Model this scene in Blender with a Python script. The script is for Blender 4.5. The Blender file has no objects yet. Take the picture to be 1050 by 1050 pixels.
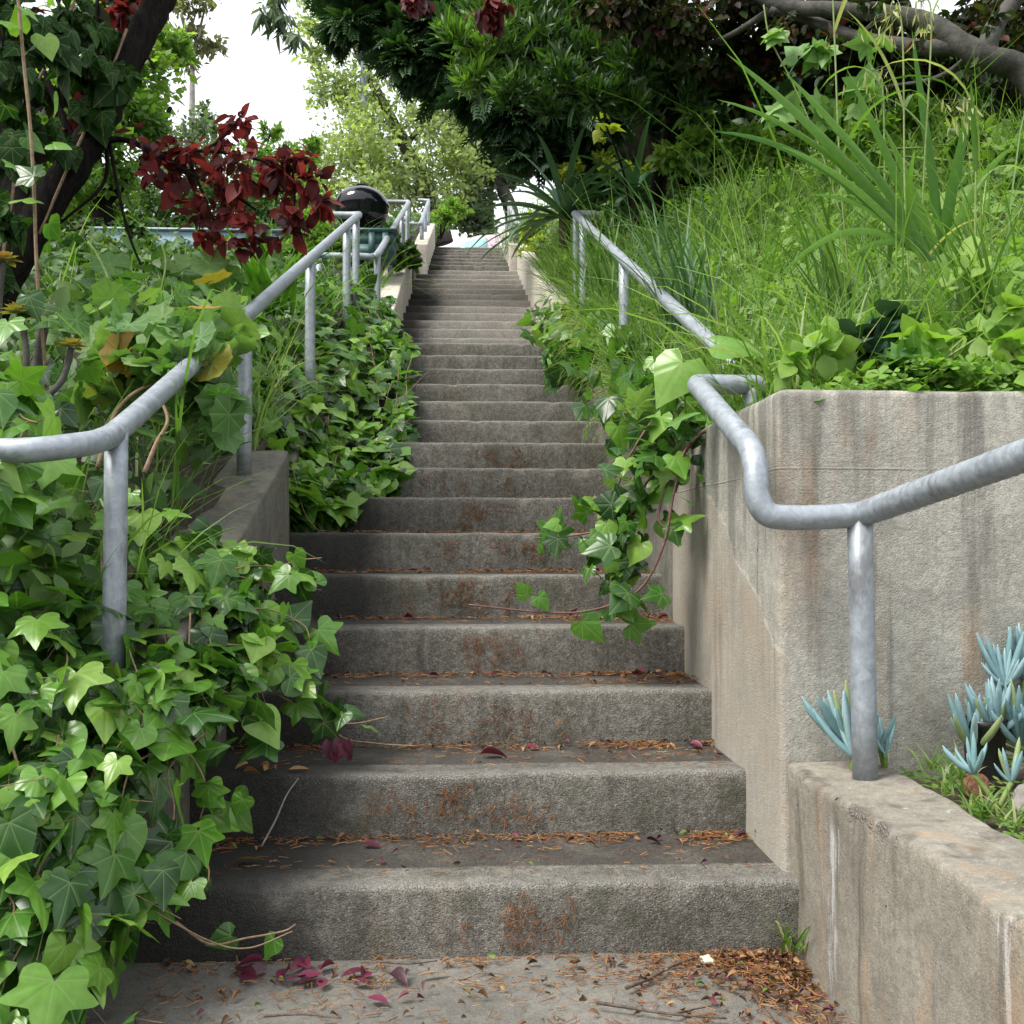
import bpy, bmesh, math, random
import numpy as np
from mathutils import Vector, Matrix, noise

# ------------------------------------------------------------------ camera, sky, sun, exposure
SC = bpy.context.scene
COL = SC.collection
R = 0.17                      # one stair riser in metres: the working unit of this scene
EYE = 5.783                   # eye height in risers
F = 1053.0                    # focal length in photo pixels (photo 1050 wide)
cd = bpy.data.cameras.new("camera")
cam = bpy.data.objects.new("camera", cd); COL.objects.link(cam)
cam.location = (0, 0, EYE * R)
cam.rotation_euler = (math.radians(90 + 1.63), 0, math.radians(-2.58))
cd.sensor_width = 36; cd.angle = 2 * math.atan(525 / F)
cd.clip_start = 0.05; cd.clip_end = 2000
SC.camera = cam
CM = cam.rotation_euler.to_matrix()

SUN_EL, SUN_AZ = math.radians(54), math.radians(243)     # azimuth clockwise from +Y: behind the viewer, to the left
w = bpy.data.worlds.new("World"); SC.world = w; w.use_nodes = True
nt = w.node_tree; nt.nodes.clear()
sky = nt.nodes.new("ShaderNodeTexSky"); sky.sky_type = 'NISHITA'; sky.sun_disc = False
sky.sun_elevation = SUN_EL; sky.sun_rotation = SUN_AZ
sky.air_density = 1.0; sky.dust_density = 6.0; sky.ozone_density = 1.0
ov = nt.nodes.new("ShaderNodeMix"); ov.data_type = 'RGBA'
ov.inputs[0].default_value = 0.72                        # thin bright overcast over the blue
ov.inputs[7].default_value = (9.6, 9.8, 10.2, 1)
nt.links.new(sky.outputs[0], ov.inputs[6])
bg = nt.nodes.new("ShaderNodeBackground"); bg.inputs[1].default_value = 0.095
wo = nt.nodes.new("ShaderNodeOutputWorld")
nt.links.new(ov.outputs[2], bg.inputs[0]); nt.links.new(bg.outputs[0], wo.inputs[0])
sl = bpy.data.lights.new("sun", 'SUN'); sl.energy = 2.3; sl.angle = math.radians(24); sl.color = (1, 0.965, 0.915)
so = bpy.data.objects.new("sun", sl); COL.objects.link(so)
sd = Vector((math.sin(SUN_AZ) * math.cos(SUN_EL), math.cos(SUN_AZ) * math.cos(SUN_EL), math.sin(SUN_EL)))
so.rotation_euler = sd.to_track_quat('Z', 'Y').to_euler(); so.location = (0, 0, 30)
vs = SC.view_settings
vs.view_transform = 'Standard'; vs.look = 'None'; vs.gamma = 1; vs.use_curve_mapping = False
vs.exposure = 1.06
SC.cycles.max_bounces = 6; SC.cycles.diffuse_bounces = 3; SC.cycles.glossy_bounces = 2
SC.cycles.transmission_bounces = 3; SC.cycles.transparent_max_bounces = 4

# ------------------------------------------------------------------ helpers
def P(px, py, D):
    """point of the place seen along a photo pixel at a distance of D risers up the stairs"""
    d = CM @ Vector(((px - 525) / F, -(py - 525) / F, -1))
    s = D * R / d.y
    return np.array([d.x * s, D * R, EYE * R + d.z * s])

def W(x, d, z):                # risers -> metres
    return np.array([x * R, d * R, z * R])

ORIG = {}
def mesh_np(name, V, Fc, mat, parent=None, lc=None, smooth=True, attr=None):
    """link one mesh object from numpy arrays (faces all of one size)"""
    V = np.asarray(V, dtype=np.float32); Fc = np.asarray(Fc, dtype=np.int32)
    o0 = ORIG.get(parent.name, np.zeros(3)) if parent else np.zeros(3)
    me = bpy.data.meshes.new(name)
    k = Fc.shape[1]; n = len(Fc)
    me.vertices.add(len(V)); me.vertices.foreach_set("co", (V - o0).astype(np.float32).ravel())
    me.loops.add(n * k); me.loops.foreach_set("vertex_index", Fc.ravel())
    me.polygons.add(n); me.polygons.foreach_set("loop_start", np.arange(0, n * k, k, dtype=np.int32))
    me.update(calc_edges=True)
    if smooth: me.polygons.foreach_set("use_smooth", np.ones(n, dtype=bool))
    if lc is not None:
        a = me.attributes.new("lc", 'FLOAT_VECTOR', 'POINT'); a.data.foreach_set("vector", np.asarray(lc, dtype=np.float32).ravel())
    if attr is not None:
        a = me.attributes.new("wear", 'FLOAT', 'POINT'); a.data.foreach_set("value", np.asarray(attr, dtype=np.float32).ravel())
    me.materials.append(mat)
    o = bpy.data.objects.new(name, me); COL.objects.link(o)
    if parent:
        o.parent = parent; ORIG[o.name] = o0
    return o

class MB:
    """collects pieces of ONE part"""
    def __init__(s): s.V = []; s.F = []; s.L = []; s.n = 0
    def add(s, V, Fc, L=None):
        V = np.asarray(V, dtype=np.float64); Fc = np.asarray(Fc)
        if Fc.shape[1] == 4: Fc = np.concatenate([Fc[:, [0, 1, 2]], Fc[:, [0, 2, 3]]])
        s.V.append(V); s.F.append(Fc + s.n); s.n += len(V)
        s.L.append(np.zeros((len(V), 3)) if L is None else L)
        return s
    def build(s, name, mat, parent=None, smooth=True):
        return mesh_np(name, np.concatenate(s.V), np.concatenate(s.F), mat, parent, np.concatenate(s.L), smooth)

def tag(o, label, cat=None, group=None, kind=None):
    if label: o["label"] = label
    if cat: o["category"] = cat
    if group: o["group"] = group
    if kind: o["kind"] = kind
    return o

def thing(name, label, cat, loc, group=None):
    e = bpy.data.objects.new(name, None); COL.objects.link(e); e.empty_display_size = 0.1
    e.location = Vector(loc); ORIG[e.name] = np.array(loc, dtype=float)
    return tag(e, label, cat, group)

def unit(a):
    a = np.asarray(a, dtype=float)
    return a / np.maximum(np.linalg.norm(a, axis=-1, keepdims=True), 1e-9)

def smooth_line(pts, n=8):
    p = np.asarray(pts, dtype=float)
    if len(p) < 3: return p
    q = np.vstack([2 * p[0] - p[1], p, 2 * p[-1] - p[-2]])
    out = []
    for i in range(1, len(q) - 2):
        a, b, c, d = q[i - 1], q[i], q[i + 1], q[i + 2]
        for t in np.arange(n) / n:
            out.append(.5 * (2 * b + (c - a) * t + (2 * a - 5 * b + 4 * c - d) * t * t + (3 * b - a - 3 * c + d) * t ** 3))
    out.append(p[-1])
    return np.array(out)

def tube(pts, rad, sides=8, caps=True):
    p = np.asarray(pts, dtype=float); m = len(p)
    r = np.broadcast_to(np.asarray(rad, dtype=float), (m,)) if np.ndim(rad) == 0 else np.interp(np.linspace(0, 1, m), np.linspace(0, 1, len(rad)), rad)
    t = np.gradient(p, axis=0); t = unit(t)
    ref = np.array([0, 0, 1.]) if abs(t[0][2]) < .9 else np.array([1., 0, 0])
    u = unit(np.cross(t[0], ref)); V = []
    for i in range(m):
        u = unit(u - t[i] * np.dot(u, t[i])); v = np.cross(t[i], u)
        a = np.arange(sides) * 2 * math.pi / sides
        V.append(p[i] + r[i] * (np.cos(a)[:, None] * u + np.sin(a)[:, None] * v))
    V = np.concatenate(V); Fq = []
    i, j = np.meshgrid(np.arange(m - 1), np.arange(sides), indexing='ij'); i = i.ravel(); j = j.ravel(); j2 = (j + 1) % sides
    Fq = np.stack([i * sides + j, i * sides + j2, (i + 1) * sides + j2, (i + 1) * sides + j], 1)
    Ft = np.concatenate([Fq[:, [0, 1, 2]], Fq[:, [0, 2, 3]]])
    if caps:
        V = np.vstack([V, p[0], p[-1]]); b = m * sides
        jj = np.arange(sides); j2 = (jj + 1) % sides
        Ft = np.vstack([Ft, np.stack([j2, jj, np.full(sides, b)], 1), np.stack([(m - 1) * sides + jj, (m - 1) * sides + j2, np.full(sides, b + 1)], 1)])
    return V, Ft

def rngs(s): return np.random.default_rng(s)

# ---- leaf templates: base at the origin, +y to the tip, +z the upper face
def fan_leaf(outline, rings=(.5,), zf=None):
    o = np.array(outline); n = len(o)
    V = [[0, 0]]; F_ = []
    lev = list(rings) + [1.0]
    for s in lev: V += list(o * s)
    V = np.array(V)
    for j in range(n - 1): F_.append((0, 1 + j, 2 + j))
    for k in range(len(lev) - 1):
        a, b = 1 + k * n, 1 + (k + 1) * n
        for j in range(n - 1): F_ += [(a + j, b + j, b + j + 1), (a + j, b + j + 1, a + j + 1)]
    z = zf(V[:, 0], V[:, 1])
    return np.column_stack([V, z]), np.array(F_)[:, ::-1]

half = [(0.05, -0.08), (0.15, -0.22), (0.30, -0.27), (0.44, -0.19), (0.47, -0.04), (0.47, 0.08), (0.68, 0.27), (0.50, 0.36), (0.27, 0.40), (0.22, 0.55), (0.11, 0.76)]
ivy_out = half + [(0, 0.98)] + [(-x, y) for x, y in half[::-1]]
IVY = fan_leaf(ivy_out, (.3, .6, .85), lambda x, y: -.20 * np.abs(x) ** 1.7 - .16 * np.maximum(y, 0) ** 2 + .022 * np.cos(7.4 * np.arctan2(np.abs(x), y + .02)) * np.hypot(x, y) + .03 * np.sin(5 * x + 2 * y) * np.hypot(x, y))
def round_outline(o, n=2):
    q = np.array(o); return [tuple(x) for x in np.column_stack([smooth_line(np.column_stack([q, 0 * q[:, 0]]), n)[:, :2]])]
IVYF = fan_leaf(round_outline(ivy_out), (.3, .6, .85), lambda x, y: -.22 * np.abs(x) ** 1.8 - .18 * np.maximum(y, 0) ** 2 + .02 * np.cos(7.4 * np.arctan2(np.abs(x), y + .02)) * np.hypot(x, y) + .05 * np.sin(5 * x + 3 * y) * np.hypot(x, y))
half2 = [(0.07, -0.10), (0.24, -0.24), (0.46, -0.12), (0.52, 0.10), (0.44, 0.34), (0.26, 0.60), (0.12, 0.80)]
IVY2 = fan_leaf(half2 + [(0, 0.98)] + [(-x, y) for x, y in half2[::-1]], (.3, .6, .85), lambda x, y: -.26 * np.abs(x) ** 1.6 - .22 * np.maximum(y, 0) ** 2 + .03 * np.cos(4 * x - 6 * y) * np.hypot(x, y))
IVYG = fan_leaf(round_outline(half2 + [(0, 0.98)] + [(-x, y) for x, y in half2[::-1]]), (.3, .6, .85), lambda x, y: -.24 * np.abs(x) ** 1.7 - .22 * np.maximum(y, 0) ** 2 + .05 * np.cos(4 * x - 5 * y) * np.hypot(x, y))
ger = []
for k in range(37):
    a = math.pi * (-.93 + 1.86 * k / 36) ; rr = .5 + .02 * math.cos(k * 2 * math.pi / 3) + .035 * math.cos(7 * a)
    ger.append((rr * math.sin(a), rr * math.cos(a)))
GER = fan_leaf(ger, (.35, .75), lambda x, y: .16 * (x * x + y * y) + .022 * np.cos(7 * np.arctan2(x, y)) * np.hypot(x, y) + .04 * np.sin(6 * x + 3 * y) * np.hypot(x, y))
def lens(wd, fold=.12, droop=.15, n=5):
    t = np.linspace(0, 1, n); w_ = wd * np.sin(np.pi * t ** .85) ** .8; w_[0] = w_[-1] = 0.01
    V = []; F_ = []
    for i in range(n): V += [(-w_[i], t[i], fold * w_[i] / wd * wd * 2 - droop * t[i] ** 2), (0, t[i], -droop * t[i] ** 2), (w_[i], t[i], fold * w_[i] * 2 - droop * t[i] ** 2)]
    for i in range(n - 1):
        a, b = 3 * i, 3 * i + 3
        for s in (0, 1): F_ += [(a + s, a + s + 1, b + s + 1), (a + s, b + s + 1, b + s)]
    return np.array(V), np.array(F_)
OVAL = lens(.28); LANCE = lens(.10, .15, .22); BROAD = lens(.42, .10, .25)
SMALL = (np.array([(0, 0, 0), (-.28, .45, .05), (.28, .45, .05), (0, 1, -.1)]), np.array([(0, 2, 1), (1, 2, 3)]))
tri = []
for a in (-1.9, 0, 1.9):
    c, s = math.cos(a), math.sin(a)
    for (x, y) in ((0, 0), (-.36, .62), (-.15, .95), (.15, .95), (.36, .62)): tri.append((x * c + y * s, -x * s + y * c, .12 * y))
TRIF = (np.array(tri), np.array([f for k in range(3) for f in ((5 * k, 5 * k + 2, 5 * k + 1), (5 * k, 5 * k + 3, 5 * k + 2), (5 * k, 5 * k + 4, 5 * k + 3))]))
sp = []; spf = []
def _sprig(x, y, a, l, wd):
    k = len(sp); c, s = math.cos(a), math.sin(a)
    for (u, v, z) in ((-wd, 0, 0), (wd, 0, 0), (wd * .6, l * .7, .02), (0, l, -.03), (-wd * .6, l * .7, .02)): sp.append((x + u * c + v * s, y - u * s + v * c, z - .12 * y * y))
    spf.extend([(k, k + 1, k + 2), (k, k + 2, k + 4), (k + 4, k + 2, k + 3)])
_sprig(0, 0, 0, 1.0, .035)
for i in range(7):
    y = .12 + .115 * i
    for s in (-1, 1): _sprig(0, y, s * (.75 - .03 * i), .42 * (1 - .08 * i), .05)
SPRAY = (np.array(sp), np.array(spf))

def frames(tip, nrm):
    y = unit(tip); x = unit(np.cross(y, nrm)); z = np.cross(x, y)
    return x, y, z

def scatter(tm, pos, tip, nrm, size, rnd, wide=1.0):
    V0, F0 = tm; N = len(pos); k = len(V0)
    x, y, z = frames(tip, nrm); s = np.broadcast_to(size, (N,))[:, None, None]
    wv = np.broadcast_to(wide, (N,))[:, None, None]
    V = pos[:, None, :] + s * (V0[None, :, 0, None] * wv * x[:, None, :] + V0[None, :, 1, None] * y[:, None, :] + V0[None, :, 2, None] * z[:, None, :])
    Fc = (F0[None] + (np.arange(N) * k)[:, None, None]).reshape(-1, 3)
    lc = np.stack([np.repeat(rnd, k), np.tile(V0[:, 0], N), np.tile(V0[:, 1], N)], 1)
    return V.reshape(-1, 3), Fc, lc

STICK = (np.array([(-.5, 0, -.3), (.5, 0, -.3), (0, 0, .55), (-.4, 1, -.3), (.4, 1, -.3), (0, 1, .5)]), np.array([(0, 1, 4), (0, 4, 3), (1, 2, 5), (1, 5, 4), (2, 0, 3), (2, 3, 5)]))
def sticks(a, b, th, rnd=None):
    a = np.asarray(a); b = np.asarray(b); N = len(a); d = b - a
    L = np.linalg.norm(d, axis=1); y = unit(d)
    nr = np.cross(y, np.tile([.3, .2, .9], (N, 1))); x, y, z = frames(y, nr)
    V0, F0 = STICK; th = np.broadcast_to(th, (N,))[:, None, None]
    V = a[:, None] + th * V0[None, :, 0, None] * x[:, None] + L[:, None, None] * V0[None, :, 1, None] * y[:, None] + th * V0[None, :, 2, None] * z[:, None]
    Fc = (F0[None] + (np.arange(N) * 6)[:, None, None]).reshape(-1, 3)
    rnd = np.zeros(N) if rnd is None else rnd
    return V.reshape(-1, 3), Fc, np.stack([np.repeat(rnd, 6), np.zeros(N * 6), np.zeros(N * 6)], 1)

def blades(base, az, el, bend, length, width, rnd, nseg=6, fold=.3, taper=.7, twist=None):
    N = len(base); t = np.linspace(0, 1, nseg + 1)
    e = el[:, None] - bend[:, None] * (t[None] ** 1.3)
    ds = length[:, None] / nseg
    em = .5 * (e[:, 1:] + e[:, :-1])
    hx = np.concatenate([np.zeros((N, 1)), np.cumsum(np.cos(em) * ds, 1)], 1); hz = np.concatenate([np.zeros((N, 1)), np.cumsum(np.sin(em) * ds, 1)], 1)
    d = np.stack([np.cos(az), np.sin(az), 0 * az], 1)
    c = base[:, None] + hx[..., None] * d[:, None]; c[..., 2] += hz
    tw = np.zeros(N) if twist is None else twist
    side = np.stack([-np.sin(az), np.cos(az), 0 * az], 1)
    up = np.stack([-np.sin(e) * np.cos(az)[:, None], -np.sin(e) * np.sin(az)[:, None], np.cos(e)], 2)
    sd_ = side[:, None] * np.cos(tw)[:, None, None] + up * np.sin(tw)[:, None, None]
    wt = width[:, None] * (np.minimum(1, .55 + 2.5 * t) * (1 - t ** 2.2) ** taper + .02)[None]
    l = c - sd_ * wt[..., None] + up * (fold * wt)[..., None]; r_ = c + sd_ * wt[..., None] + up * (fold * wt)[..., None]
    V = np.stack([l, c, r_], 2).reshape(-1, 3); m = 3 * (nseg + 1)
    F0 = []
    for i in range(nseg):
        a, b = 3 * i, 3 * i + 3
        for s in (0, 1): F0 += [(a + s, a + s + 1, b + s + 1), (a + s, b + s + 1, b + s)]
    Fc = (np.array(F0)[None] + (np.arange(N) * m)[:, None, None]).reshape(-1, 3)
    lc = np.stack([np.repeat(rnd, m), np.tile(np.tile([-1., 0, 1.], nseg + 1), N), np.tile(np.repeat(t, 3), N)], 1)
    return V, Fc, lc

class Patch:
    """a surface through points of the place; rows of (px, py, D)"""
    def __init__(s, rows, toward=(0.3, -1, .5)):
        s.G = np.array([[P(*c) for c in r] for r in rows]); s.tw = unit(np.array(toward, dtype=float))
    def at(s, u, v):
        G = s.G; m, n = G.shape[:2]
        fu = u * (n - 1); fv = v * (m - 1); i = np.minimum(fu.astype(int), n - 2); j = np.minimum(fv.astype(int), m - 2)
        a = (fu - i)[:, None]; b = (fv - j)[:, None]
        a_ = a * a * (3 - 2 * a) * .5 + a * .5; b_ = b * b * (3 - 2 * b) * .5 + b * .5
        p00, p01, p10, p11 = G[j, i], G[j, i + 1], G[j + 1, i], G[j + 1, i + 1]
        p = (p00 * (1 - a_) + p01 * a_) * (1 - b_) + (p10 * (1 - a_) + p11 * a_) * b_
        du = (p01 - p00) * (1 - b) + (p11 - p10) * b; dv = (p10 - p00) * (1 - a) + (p11 - p01) * a
        nn = unit(np.cross(du, dv)); sg = np.sign(nn @ s.tw)[:, None]; sg[sg == 0] = 1
        return p, nn * sg, unit(dv)

def ground_z(f, x, y): return f(x, y)

# ------------------------------------------------------------------ materials
def new_mat(name):
    m = bpy.data.materials.new(name); m.use_nodes = True
    n = m.node_tree; b = n.nodes["Principled BSDF"]
    return m, n, b
def nd(n, t, **k):
    x = n.nodes.new("ShaderNode" + t)
    for a, v in k.items(): setattr(x, a, v)
    return x
def put(n, a, b):
    n.links.new(a, b)
def val(n, sock, v):
    if hasattr(v, "is_output") or isinstance(v, bpy.types.NodeSocket): n.links.new(v, sock)
    else: sock.default_value = v
def mth(n, op, a, b=None, c=None, clamp=False):
    x = nd(n, "Math", operation=op, use_clamp=clamp); val(n, x.inputs[0], a)
    if b is not None: val(n, x.inputs[1], b)
    if c is not None: val(n, x.inputs[2], c)
    return x.outputs[0]
def mixc(n, f, a, b, mode='MIX'):
    x = nd(n, "Mix", data_type='RGBA', blend_type=mode); val(n, x.inputs[0], f)
    for s, v in ((x.inputs[6], a), (x.inputs[7], b)):
        if isinstance(v, tuple): s.default_value = (*v[:3], 1)
        else: n.links.new(v, s)
    return x.outputs[2]
def noi(n, co, scale, detail=5, rough=.6, dist=0.0):
    x = nd(n, "TexNoise"); x.inputs["Scale"].default_value = scale; x.inputs["Detail"].default_value = detail
    x.inputs["Roughness"].default_value = rough; x.inputs["Distortion"].default_value = dist
    n.links.new(co, x.inputs["Vector"]); return x.outputs[0]
def rng_(n, v, a, b, lo=0.0, hi=1.0):
    x = nd(n, "MapRange", interpolation_type='SMOOTHSTEP'); n.links.new(v, x.inputs[0])
    for i, q in ((1, a), (2, b), (3, lo), (4, hi)): val(n, x.inputs[i], q)
    return x.outputs[0]
def ramp(n, v, stops):
    x = nd(n, "ValToRGB"); n.links.new(v, x.inputs[0]); e = x.color_ramp.elements
    while len(e) < len(stops): e.new(.5)
    for s, (p, c) in zip(e, stops): s.position = p; s.color = (*c, 1)
    return x.outputs[0]
def vscale(n, co, s):
    x = nd(n, "VectorMath", operation='MULTIPLY'); n.links.new(co, x.inputs[0]); x.inputs[1].default_value = s; return x.outputs[0]
def bump(n, b, h, strength, dist):
    x = nd(n, "Bump"); x.inputs["Strength"].default_value = strength; x.inputs["Distance"].default_value = dist
    n.links.new(h, x.inputs["Height"]); n.links.new(x.outputs[0], b.inputs["Normal"])
def world_pos(n): return nd(n, "NewGeometry").outputs["Position"]

def concrete(name, c1, c2, dark, streak=.6, rust=0.0, moss=0.0, steps=False, pits=True, plaster=False, drips=0.0):
    m, n, b = new_mat(name); co = world_pos(n)
    big = rng_(n, noi(n, co, 2.6, 8, .65), .33, .68)
    col = mixc(n, big, c1, c2)
    fine = noi(n, co, 38, 6, .7)
    col = mixc(n, rng_(n, fine, .38, .62, 0, .6 if steps else .38), col, dark)
    mid = noi(n, co, 110, 5, .75)
    col = mixc(n, rng_(n, mid, .50, .66, 0, .55 if steps else .22), col, tuple(x * .5 for x in dark))
    col = mixc(n, rng_(n, mid, .46, .34, 0, .4 if steps else .2), col, tuple(min(1, x * 1.5 + .02) for x in c2))
    agg = nd(n, "TexVoronoi"); agg.inputs["Scale"].default_value = 210; n.links.new(co, agg.inputs["Vector"])
    spk = rng_(n, agg.outputs["Distance"], .0, .55)
    grain = noi(n, co, 260, 3, .7)
    col = mixc(n, rng_(n, grain, .57, .68, 0, .7 if steps else .3), col, tuple(min(1, x * 2.0 + .05) for x in c2))
    col = mixc(n, rng_(n, grain, .42, .28, 0, .45), col, tuple(x * .45 for x in dark))
    if streak:
        st = noi(n, vscale(n, co, (14, 14, .9)), 1, 6, .6)
        st2 = noi(n, vscale(n, co, (40, 40, 1.6)), 1, 4, .6)
        col = mixc(n, mth(n, 'MULTIPLY', rng_(n, st, .52, .72), streak), col, tuple(x * .55 for x in dark))
        col = mixc(n, mth(n, 'MULTIPLY', rng_(n, st2, .55, .75), streak * .5), col, tuple(x * .7 for x in dark))
    if not steps:
        bl = noi(n, co, 7, 7, .7, .4)
        col = mixc(n, rng_(n, bl, .52, .68, 0, .5), col, tuple(x * .62 for x in c1)); col = mixc(n, rng_(n, bl, .44, .32, 0, .35), col, tuple(min(1, x * 1.25) for x in c2))
    if drips:
        dr = noi(n, vscale(n, co, (26, 26, 1.3)), 1, 5, .65, .3)
        col = mixc(n, mth(n, 'MULTIPLY', rng_(n, dr, .64, .70), drips), col, (.50, .49, .47))
        x = nd(n, "SeparateXYZ"); n.links.new(co, x.inputs[0])
        # one old white lime run down the side face, and gravel showing where the top edge has worn
        wy = mth(n, 'ADD', mth(n, 'ABSOLUTE', mth(n, 'SUBTRACT', x.outputs[1], mth(n, 'MULTIPLY_ADD', noi(n, vscale(n, co, (1, 1, 3)), 3, 3, .6), .10, 2.15))), mth(n, 'MULTIPLY', noi(n, vscale(n, co, (40, 40, 4)), 1, 4, .6), .02))
        lime = mth(n, 'MULTIPLY', mth(n, 'MULTIPLY', mth(n, 'MULTIPLY', rng_(n, wy, .042, .012), rng_(n, noi(n, vscale(n, co, (70, 70, 5)), 1, 5, .7), .42, .6)), mth(n, 'LESS_THAN', x.outputs[0], 4.72 * R)), rng_(n, x.outputs[2], .40, .34))
        col = mixc(n, mth(n, 'MULTIPLY', lime, .7), col, (.56, .56, .56))
        ew = mth(n, 'ADD', mth(n, 'ABSOLUTE', mth(n, 'SUBTRACT', x.outputs[0], 4.72 * R)), mth(n, 'ABSOLUTE', mth(n, 'SUBTRACT', x.outputs[2], 2.55 * R)))
        ew = mth(n, 'MULTIPLY', rng_(n, mth(n, 'ADD', ew, mth(n, 'MULTIPLY', noi(n, co, 24, 5, .7), .07)), .075, .035), rng_(n, noi(n, co, 7, 6, .7), .5, .6))
        pb = nd(n, "TexVoronoi"); pb.inputs["Scale"].default_value = 130; pb.inputs["Randomness"].default_value = 1; n.links.new(co, pb.inputs["Vector"])
        col = mixc(n, mth(n, 'MULTIPLY', ew, .8), col, mixc(n, rng_(n, pb.outputs["Distance"], .25, .6), (.27, .25, .205), (.09, .082, .066)))
    if rust:
        rs = noi(n, vscale(n, co, (9, 9, 1.1)), 1.3, 4, .5); rb = noi(n, co, 1.9, 4, .6)
        col = mixc(n, mth(n, 'MULTIPLY', mth(n, 'MULTIPLY', rng_(n, rs, .5, .68), rng_(n, rb, .42, .66)), rust), col, (.42, .25, .12))
        ys = noi(n, vscale(n, co, (7, 7, .9)), 1.7, 3, .5)
        col = mixc(n, mth(n, 'MULTIPLY', rng_(n, ys, .66, .76), rust * .7), col, (.42, .28, .06))
    if moss:
        mo = noi(n, co, 4.5, 6, .7)
        col = mixc(n, mth(n, 'MULTIPLY', rng_(n, mo, .5, .7), moss), col, (.055, .062, .03))
    wear_h = mth(n, 'MULTIPLY', ew, rng_(n, pb.outputs["Distance"], .6, .2)) if drips else 0.0
    h = mth(n, 'ADD', mth(n, 'ADD', mth(n, 'MULTIPLY', fine, .35), mth(n, 'MULTIPLY', mid, .5)), mth(n, 'MULTIPLY', spk, .35 if steps else .12))
    if drips: h = mth(n, 'ADD', h, wear_h)
    if pits:
        vo = nd(n, "TexVoronoi"); vo.inputs["Scale"].default_value = 9; n.links.new(co, vo.inputs["Vector"])
        thr = mth(n, 'MULTIPLY', noi(n, co, 5, 2, .5), .115)
        pit = mth(n, 'LESS_THAN', vo.outputs["Distance"], mth(n, 'SUBTRACT', thr, .028))
        col = mixc(n, pit, col, tuple(x * .2 for x in dark)); h = mth(n, 'SUBTRACT', h, mth(n, 'MULTIPLY', pit, 2))
    if steps:
        wa = nd(n, "Attribute", attribute_name="wear").outputs["Fac"]
        wn = mth(n, 'MULTIPLY', wa, rng_(n, noi(n, co, 9, 5, .7), .25, .65, .45, 1))
        col = mixc(n, rng_(n, wn, .4, 1.0, 0, .6), col, mixc(n, rng_(n, grain, .42, .6), (.15, .145, .13), (.34, .325, .29)))
        soil = mth(n, 'MULTIPLY', rng_(n, wa, .02, .0), rng_(n, noi(n, co, 6, 5, .6), .3, .55, .55, 1))
        col = mixc(n, soil, col, mixc(n, rng_(n, mid, .4, .62), (.075, .066, .054), (.038, .033, .027)))
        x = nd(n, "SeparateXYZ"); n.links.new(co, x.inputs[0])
        grime_shade = mth(n, 'MULTIPLY', rng_(n, mth(n, 'ADD', x.outputs[0], mth(n, 'MULTIPLY', noi(n, co, 3.5, 5, .6), .5)), .06, -.26), .9)  # algae stain and the ivy's shade, both painted on the left step ends
        col = mixc(n, grime_shade, col, mixc(n, rng_(n, grain, .4, .65), (.010, .0095, .008), (.032, .030, .025)))
    if plaster:
        x = nd(n, "SeparateXYZ"); n.links.new(co, x.inputs[0])
        # black weathering that runs down from the top edge, and a few seams left by the form boards
        run = noi(n, vscale(n, co, (11, 11, .5)), 1, 5, .6)
        lev = mth(n, 'MULTIPLY_ADD', mth(n, 'SUBTRACT', 8.02 * R, x.outputs[2]), .42, .40)
        col = mixc(n, rng_(n, mth(n, 'SUBTRACT', run, lev), .0, .16, 0, .55), col, (.085, .081, .07))
        for zz in (1.16,): 
            sm = rng_(n, mth(n, 'ABSOLUTE', mth(n, 'SUBTRACT', x.outputs[2], mth(n, 'MULTIPLY_ADD', noi(n, co, 2, 2, .5), .008, zz))), .004, .0)
            sm = mth(n, 'MULTIPLY', sm, rng_(n, noi(n, co, 3, 3, .5), .4, .6)); h = mth(n, 'ADD', h, mth(n, 'MULTIPLY', sm, .25)); col = mixc(n, mth(n, 'MULTIPLY', sm, .22), col, (.13, .12, .105))
        # a trowelled skim of render on the side of the wall, its ragged upper edge running with the stair
        x = nd(n, "SeparateXYZ"); n.links.new(co, x.inputs[0])
        line = mth(n, 'SUBTRACT', x.outputs[2], mth(n, 'MULTIPLY_ADD', x.outputs[1], .55, -.68))
        wob = mth(n, 'MULTIPLY_ADD', noi(n, co, 5, 5, .6), .16, -.08)
        below = rng_(n, mth(n, 'ADD', line, wob), .012, -.012)
        onside = mth(n, 'LESS_THAN', x.outputs[0], 4.67 * R)
        pm = mth(n, 'MULTIPLY', below, onside)
        pc = mixc(n, rng_(n, noi(n, co, 3.2, 6, .6), .35, .65), (.36, .325, .27), (.31, .255, .19))
        pc = mixc(n, rng_(n, noi(n, vscale(n, co, (30, 30, 3)), 1, 4, .6), .5, .72, 0, .5), pc, (.44, .42, .39))
        col = mixc(n, mth(n, 'MULTIPLY', pm, rng_(n, noi(n, co, 6, 6, .7), .3, .7, .3, .85)), col, pc)
        board = nd(n, "TexWave"); board.inputs["Scale"].default_value = 36; board.bands_direction = 'Z'; board.inputs["Distortion"].default_value = 3; n.links.new(co, board.inputs["Vector"])
        h = mth(n, 'ADD', h, mth(n, 'MULTIPLY', pm, .5))
        h = mth(n, 'ADD', h, mth(n, 'MULTIPLY', mth(n, 'MULTIPLY', board.outputs[1], rng_(n, noi(n, co, 4, 4, .6), .45, .7)), .035))
    n.links.new(col, b.inputs["Base Color"]); b.inputs["Roughness"].default_value = .88
    bump(n, b, h, .9, .014 if steps else .009)
    return m

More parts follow.
